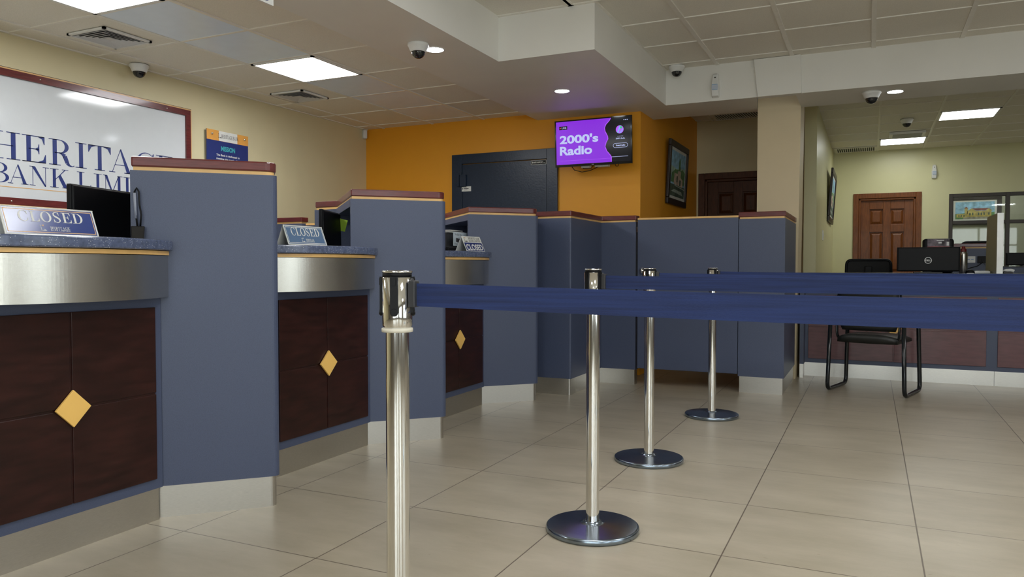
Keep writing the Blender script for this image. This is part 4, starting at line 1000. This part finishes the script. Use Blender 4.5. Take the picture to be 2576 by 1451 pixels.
for k in range(m1): bk.f.append((k + 1, k, K + k, K + k + 1)); a = m2 * (m1 + 1) + k; bk.f.append((a, a + 1, K + a + 1, K + a)); bk.sm += [True, True]
for k in range(m2): a = k * (m1 + 1); c_ = a + m1 + 1; bk.f.append((a, c_, K + c_, K + a)); a += m1; c_ += m1; bk.f.append((c_, a, K + a, K + c_)); bk.sm += [True, True]
bk.build('backrest', vinyl, t)

# office chairs behind the desk (only the backs are seen)
def office_chair(loc, rz, W, ztop, label):
    t = thing('office_chair', label, 'chair', loc, rz, 'black office chairs behind the desk'); z0 = ztop - .48
    fr = rpath([(-W / 2, 0, z0), (-W / 2 * .93, 0, ztop), (W / 2 * .93, 0, ztop), (W / 2, 0, z0), (-W / 2, 0, z0)], .05)
    MB().tube(fr, .014, 8).build('back_frame', black, t)
    MB().box(-W / 2 * .93, W / 2 * .93, -.004, .004, z0, ztop - .004).build('back_mesh', mesh_b, t)
    MB().box(-.035, .035, .012, .03, z0 - .15, ztop - .06).box(-.24, .24, -.45, .02, .46, .53).build('seat_and_spine', black, t, bevel=.02)
    b = MB().lathe([(.028, .08), (.028, .46)], 16)
    for k in range(5): a = 2 * PI * k / 5; b.tube([(0, -.0, .10), (.28 * math.cos(a), .28 * math.sin(a), .06)], .018, 8).lathe([(.025, -.015), (.025, .015)], 12, (.29 * math.cos(a), .29 * math.sin(a), .025), 'x')
    b.build('wheel_base', dgrey, t)
office_chair((-.02, 8.62, 0), PI, .44, 1.075, 'black mesh office chair behind the service desk, left of the large monitor')
office_chair((1.16, 10.6, 0), PI, .36, 1.30, 'black rounded chair back showing above the low partition behind the desk')

# desk items
monitor('monitor', 'large black monitor seen from behind on the service desk, round logo', (.215, 7.72), (1, 0), .495, .965, 1.182, group='monitors on the service desks', logo=True, standz=.95)
t = thing('water_bottle', 'steel water bottle with maroon lid right of the large monitor', 'bottle', (.752, 7.90, .95))
MB().lathe([(.030, 0), (.033, .004), (.033, .165), (.031, .18), (.022, .192), (.020, .195)], 28).build('flask', steel, t)
MB().lathe([(.023, .192), (.024, .196), (.023, .215), (.014, .222), (.013, .236), (.010, .242), (0, .243)], 24).build('lid', red, t)
t = thing('lunch_bag', 'black and grey patterned bag with red trim behind the large monitor', 'bag', (.435, 7.98, .95))
MB().box(0, .25, 0, .14, 0, .315).build('body', black, t, bevel=.025, seg=4)
camo = mat('grey_patterned_cloth', (.16, .13, .15), .6, var=.9, vs=22)
MB().box(.035, .215, -.004, .02, .22, .31).build('patterned_panel', camo, t, bevel=.006); MB().box(.035, .215, -.006, .02, .205, .242).build('red_trim', mat('red_trim', (.32, .03, .03), .5, var=.4, vs=30), t)
decal([R_(.11, .17, .293, .301), R_(.125, .15, .27, .285), R_(.19, .21, .25, .285)], (0, -.004, 0), (1, 0, 0), (0, 0, 1), 'white_print', white, t, .001)
t = thing('computer_mouse', 'black computer mouse on the service desk right of the bottle', 'mouse', (.775, 7.60, .95))
MB().lathe([(.030, 0), (.031, .008), (.026, .022), (.014, .032), (0, .035)], 20).xf(Matrix.Diagonal((1.15, 1.6, 1, 1))).build('shell', black, t); MB().box(-.03, .02, -.07, -.045, 0, .003).build('pad', white, t)
t = thing('keyboard', 'thin white keyboard on the service desk left of the steel-edged divider', 'keyboard', (.84, 7.75, .95))
MB().box(-.02, .10, 0, .13, 0, .018).build('case', white, t, bevel=.003); MB().box(-.01, .09, .01, .12, .018, .022).build('keys', offw, t)
t = thing('stapler', 'small white stapler on the service desk right of the steel-edged divider', 'stapler', (1.045, 7.62, .95))
MB().quadbox([(-.025, 0, 0), (.045, 0, 0), (.045, .04, 0), (-.025, .04, 0), (-.022, .005, .020), (.045, .005, .012), (.045, .035, .012), (-.022, .035, .020)]).build('base', dgrey, t, bevel=.003)
MB().tube([(-.025, .02, .018), (0, .02, .026), (.03, .02, .028), (.055, .02, .020)], .006, 8, .012).build('arm', white, t)
# low partition behind the desk
pt = capped('back_partition', 'low blue partition with maroon cap and sockets behind the service desk', 'partition', [(.70, 9.60), (1.235, 9.60), (1.235, 9.70), (.70, 9.70)], top=1.205)
t = thing('power_socket', 'white double power socket on the low partition behind the desk', 'socket', (.94, 9.598, 1.05))
MB().box(0, .085, -.006, 0, 0, .07).build('plate', white, t, bevel=.002)
for q_ in (R_(.012, .035, .03, .038), R_(.045, .068, .03, .038)): decal([q_], (0, -.006, 0), (1, 0, 0), (0, 0, 1), 'opening', lblue, t, .001)
t = thing('junction_box', 'black outlet box with a hanging cable on the low partition', 'socket', (1.045, 9.598, 1.045))
MB().box(0, .13, -.02, 0, 0, .075).build('box', black, t, bevel=.003); MB().tube([(.05, -.02, .01), (0, -.03, -.03), (-.08, -.03, -.055), (-.14, -.04, -.075)], .004, 8).build('cable', black, t); MB().tube([(.03, -.022, .04), (.09, -.03, -.05), (.10, -.03, -.09)], .0025, 6).build('lead', dgrey, t)
t = thing('low_desk', 'dark low desk section at the far right edge behind the steel-edged divider', 'desk', (1.24, 9.35, 0))
MB().box(0, 1.2, 0, .6, 0, 1.0).build('body', blue, t); MB().box(-.01, 1.2, -.01, .6, 1.0, 1.012).build('top', dgrey, t)
monitor('monitor', 'second black monitor at the far right edge, round logo', (1.292, 9.50), (1, 0), .50, .99 + .03, 1.155, group='monitors on the service desks', logo=False, standz=1.012)
